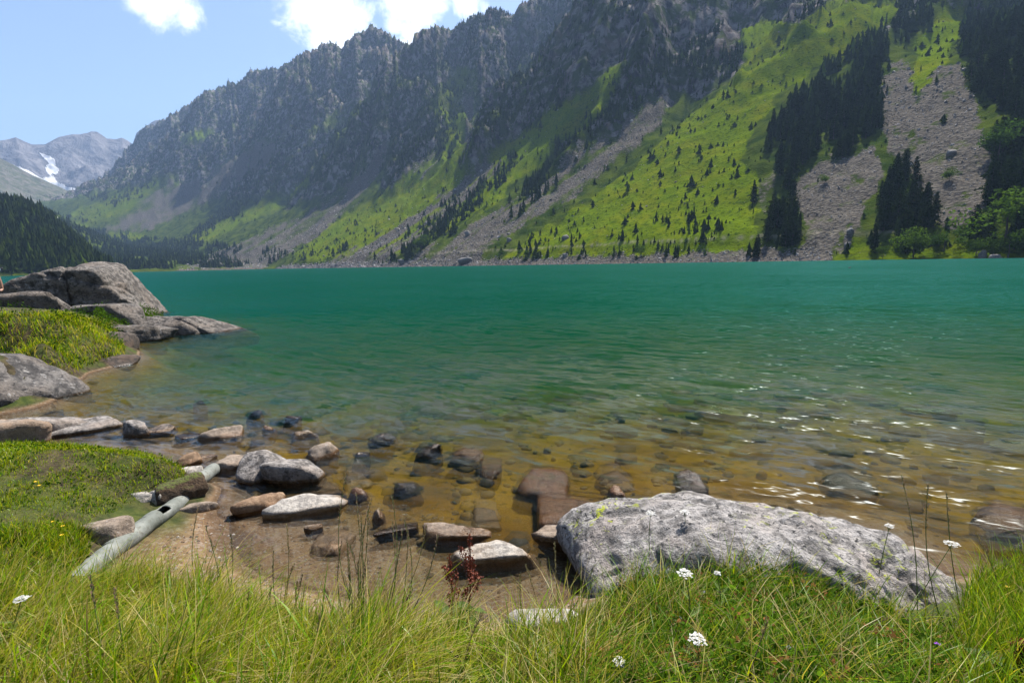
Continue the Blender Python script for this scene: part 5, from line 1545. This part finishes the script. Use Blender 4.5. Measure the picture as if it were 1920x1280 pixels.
for i, (px, py, c_, lab) in enumerate([(1322, 1110, 0, 'white clover head below the boulder-front yarrow'), (1348, 1107, 0, 'white clover head right of the first'), (1433, 1125, 0, 'creamy clover head in the middle of the tangle'),
                                       (1306, 1160, 0, 'white clover head just above the full yarrow'), (1274, 1158, 0, 'white clover head left above the full yarrow'), (1574, 1245, 0, 'white clover head low in the tangle at right'),
                                       (1478, 1222, 0, 'white clover head near the bottom edge under the boulder'), (1526, 1098, 1, 'withered rust-brown clover head before the boulder'), (1514, 1116, 1, 'second withered clover head just below'),
                                       (1265, 1102, 1, 'withered clover head left of the boulder-front yarrow'), (1412, 1090, 1, 'withered clover head at the foot of the boulder')]):
    clover(px, py, M_BROWN if c_ else M_PETAL, lab, 900 + i)

# ------------------------------------------------------------------ person on the headland, mostly outside the frame
def skin_mesh(name, joints, edges, mat, parent, levels=2, loc=(0, 0, 0)):
    me = bpy.data.meshes.new(name)
    me.from_pydata([j[:3] for j in joints], edges, [])
    o = obj(name, me, mat, parent)
    md = o.modifiers.new('skin', 'SKIN'); md.use_smooth_shade = True
    for sv, j in zip(me.skin_vertices[0].data, joints):
        sv.radius = (j[3], j[4] if len(j) > 4 else j[3])
    me.skin_vertices[0].data[0].use_root = True
    s = o.modifiers.new('sub', 'SUBSURF'); s.levels = levels; s.render_levels = levels
    return o
M_SKIN = simple_mat('skin', (.50, .27, .18), 0, .55, .1, 20)
M_SHORTS, nt, out = new_mat('swim_shorts')
n1 = noise(nt, pos(nt), 14.0, 2.0)
c = mixc(nt, smooth(nt, n1, .46, .52), (.55, .72, .80), (.03, .10, .20))
b = N(nt, 'ShaderNodeBsdfPrincipled', None, Base_Color=c, Roughness=.8); nt.links.new(b.outputs[0], out.inputs[0])
M_HAIR = simple_mat('dark_hair', (.035, .022, .015), 0, .6)
feet = at_depth(-4, 548, 16.0)
person = tag(obj('person', None, loc=tuple(feet), rot=(0, -.10, .3)), 'person in blue patterned shorts standing barefoot on the headland rock at the left edge', 'person')
J = [(0, 0, .95, .15, .11), (0, .0, 1.15, .135, .10), (0, .01, 1.36, .17, .11), (0, .0, 1.48, .06, .06), (0, -.01, 1.56, .065, .075), (0, -.02, 1.66, .078, .098), (0, -.01, 1.74, .06, .075),
     (.10, 0, .90, .10), (.11, -.01, .50, .062), (.11, .03, .27, .058), (.11, .03, .07, .042), (.12, -.12, .03, .035, .025),
     (-.10, 0, .90, .10), (-.11, -.01, .50, .062), (-.11, .03, .27, .058), (-.11, .03, .07, .042), (-.12, -.12, .03, .035, .025),
     (.18, .01, 1.41, .058), (.19, .06, 1.13, .042), (.14, -.14, 1.02, .032), (.11, -.20, .99, .03, .018),
     (-.18, .01, 1.41, .058), (-.20, .06, 1.13, .042), (-.16, -.14, 1.0, .032), (-.13, -.20, .97, .03, .018)]
E = [(0, 1), (1, 2), (2, 3), (3, 4), (4, 5), (5, 6), (0, 7), (7, 8), (8, 9), (9, 10), (10, 11), (0, 12), (12, 13), (13, 14), (14, 15), (15, 16), (2, 17), (17, 18), (18, 19), (19, 20), (2, 21), (21, 22), (22, 23), (23, 24)]
for hx in (20, 24):                                     # five unequal fingers on each hand
    x0_, y0_, z0_ = J[hx][:3]; sg = 1 if x0_ > 0 else -1
    for fx, ln in ((-.027, .075), (-.009, .088), (.009, .082), (.026, .065)):
        i0 = len(J); J += [(x0_ + .3 * fx, y0_ + fx, z0_ - .035, .009), (x0_ + .2 * fx, y0_ + fx - .008, z0_ - .035 - ln * .55, .0085), (x0_ - sg * .012, y0_ + fx, z0_ - .035 - ln, .007)]
        E += [(hx, i0), (i0, i0 + 1), (i0 + 1, i0 + 2)]
    i0 = len(J); J += [(x0_ - sg * .012, y0_ - .038, z0_ - .005, .0095), (x0_ - sg * .016, y0_ - .052, z0_ - .045, .008)]; E += [(hx, i0), (i0, i0 + 1)]
i0 = len(J); J += [(0, -.115, 1.645, .014)]; E += [(5, i0)]
body = skin_mesh('body', J, E, M_SKIN, person)
skin_mesh('shorts', [(0, 0, .99, .175, .135), (0, 0, .93, .18, .14), (.11, 0, .84, .115), (.125, 0, .60, .10), (-.11, 0, .84, .115), (-.125, 0, .60, .10)], [(0, 1), (1, 2), (2, 3), (1, 4), (4, 5)], M_SHORTS, person)
P_, F_ = rock_shape(5, (.20, .23, .20), 3, 4, 5, .02)
obj('hair', mesh_np('hair', P_, [F_]), M_HAIR, person, loc=(0, .012, 1.715))

# ------------------------------------------------------------------ dark bird swimming far out
dk = W(1593, 502.5, 0)
bird = tag(obj('water_bird', None, loc=tuple(dk), rot=(0, 0, .1)), 'tiny dark bird swimming far out towards the right shore', 'bird')
M_BIRD = simple_mat('dark_plumage', (.03, .03, .035), 0, .6)
skin_mesh('body', [(0, 0, .05, .10, .09), (-.16, 0, .07, .07, .06), (-.27, 0, .11, .025, .03), (.14, 0, .08, .06, .06), (.20, 0, .19, .035), (.22, 0, .27, .045), (.30, 0, .26, .014)], [(0, 1), (1, 2), (0, 3), (3, 4), (4, 5), (5, 6)], M_BIRD, bird)

# ------------------------------------------------------------------ most base colours scaled down evenly to go with the raised exposure
for m_ in bpy.data.materials:
    if m_.name in ('lake_water', 'valley_haze', 'white_water', 'white_petal', 'yellow_petal', 'violet_petal'):
        continue
    nt = m_.node_tree
    for nd in list(nt.nodes):
        sock = nd.inputs.get('Base Color') if nd.type == 'BSDF_PRINCIPLED' else (nd.inputs.get('Color') if nd.type in ('BSDF_DIFFUSE', 'BSDF_TRANSLUCENT') else None)
        if sock is None or not sock.is_linked:
            continue
        src = sock.links[0].from_socket
        sc_ = N(nt, 'ShaderNodeVectorMath', {'operation': 'SCALE'}, i0=src, Scale=.62)
        nt.links.new(sc_.outputs[0], sock)
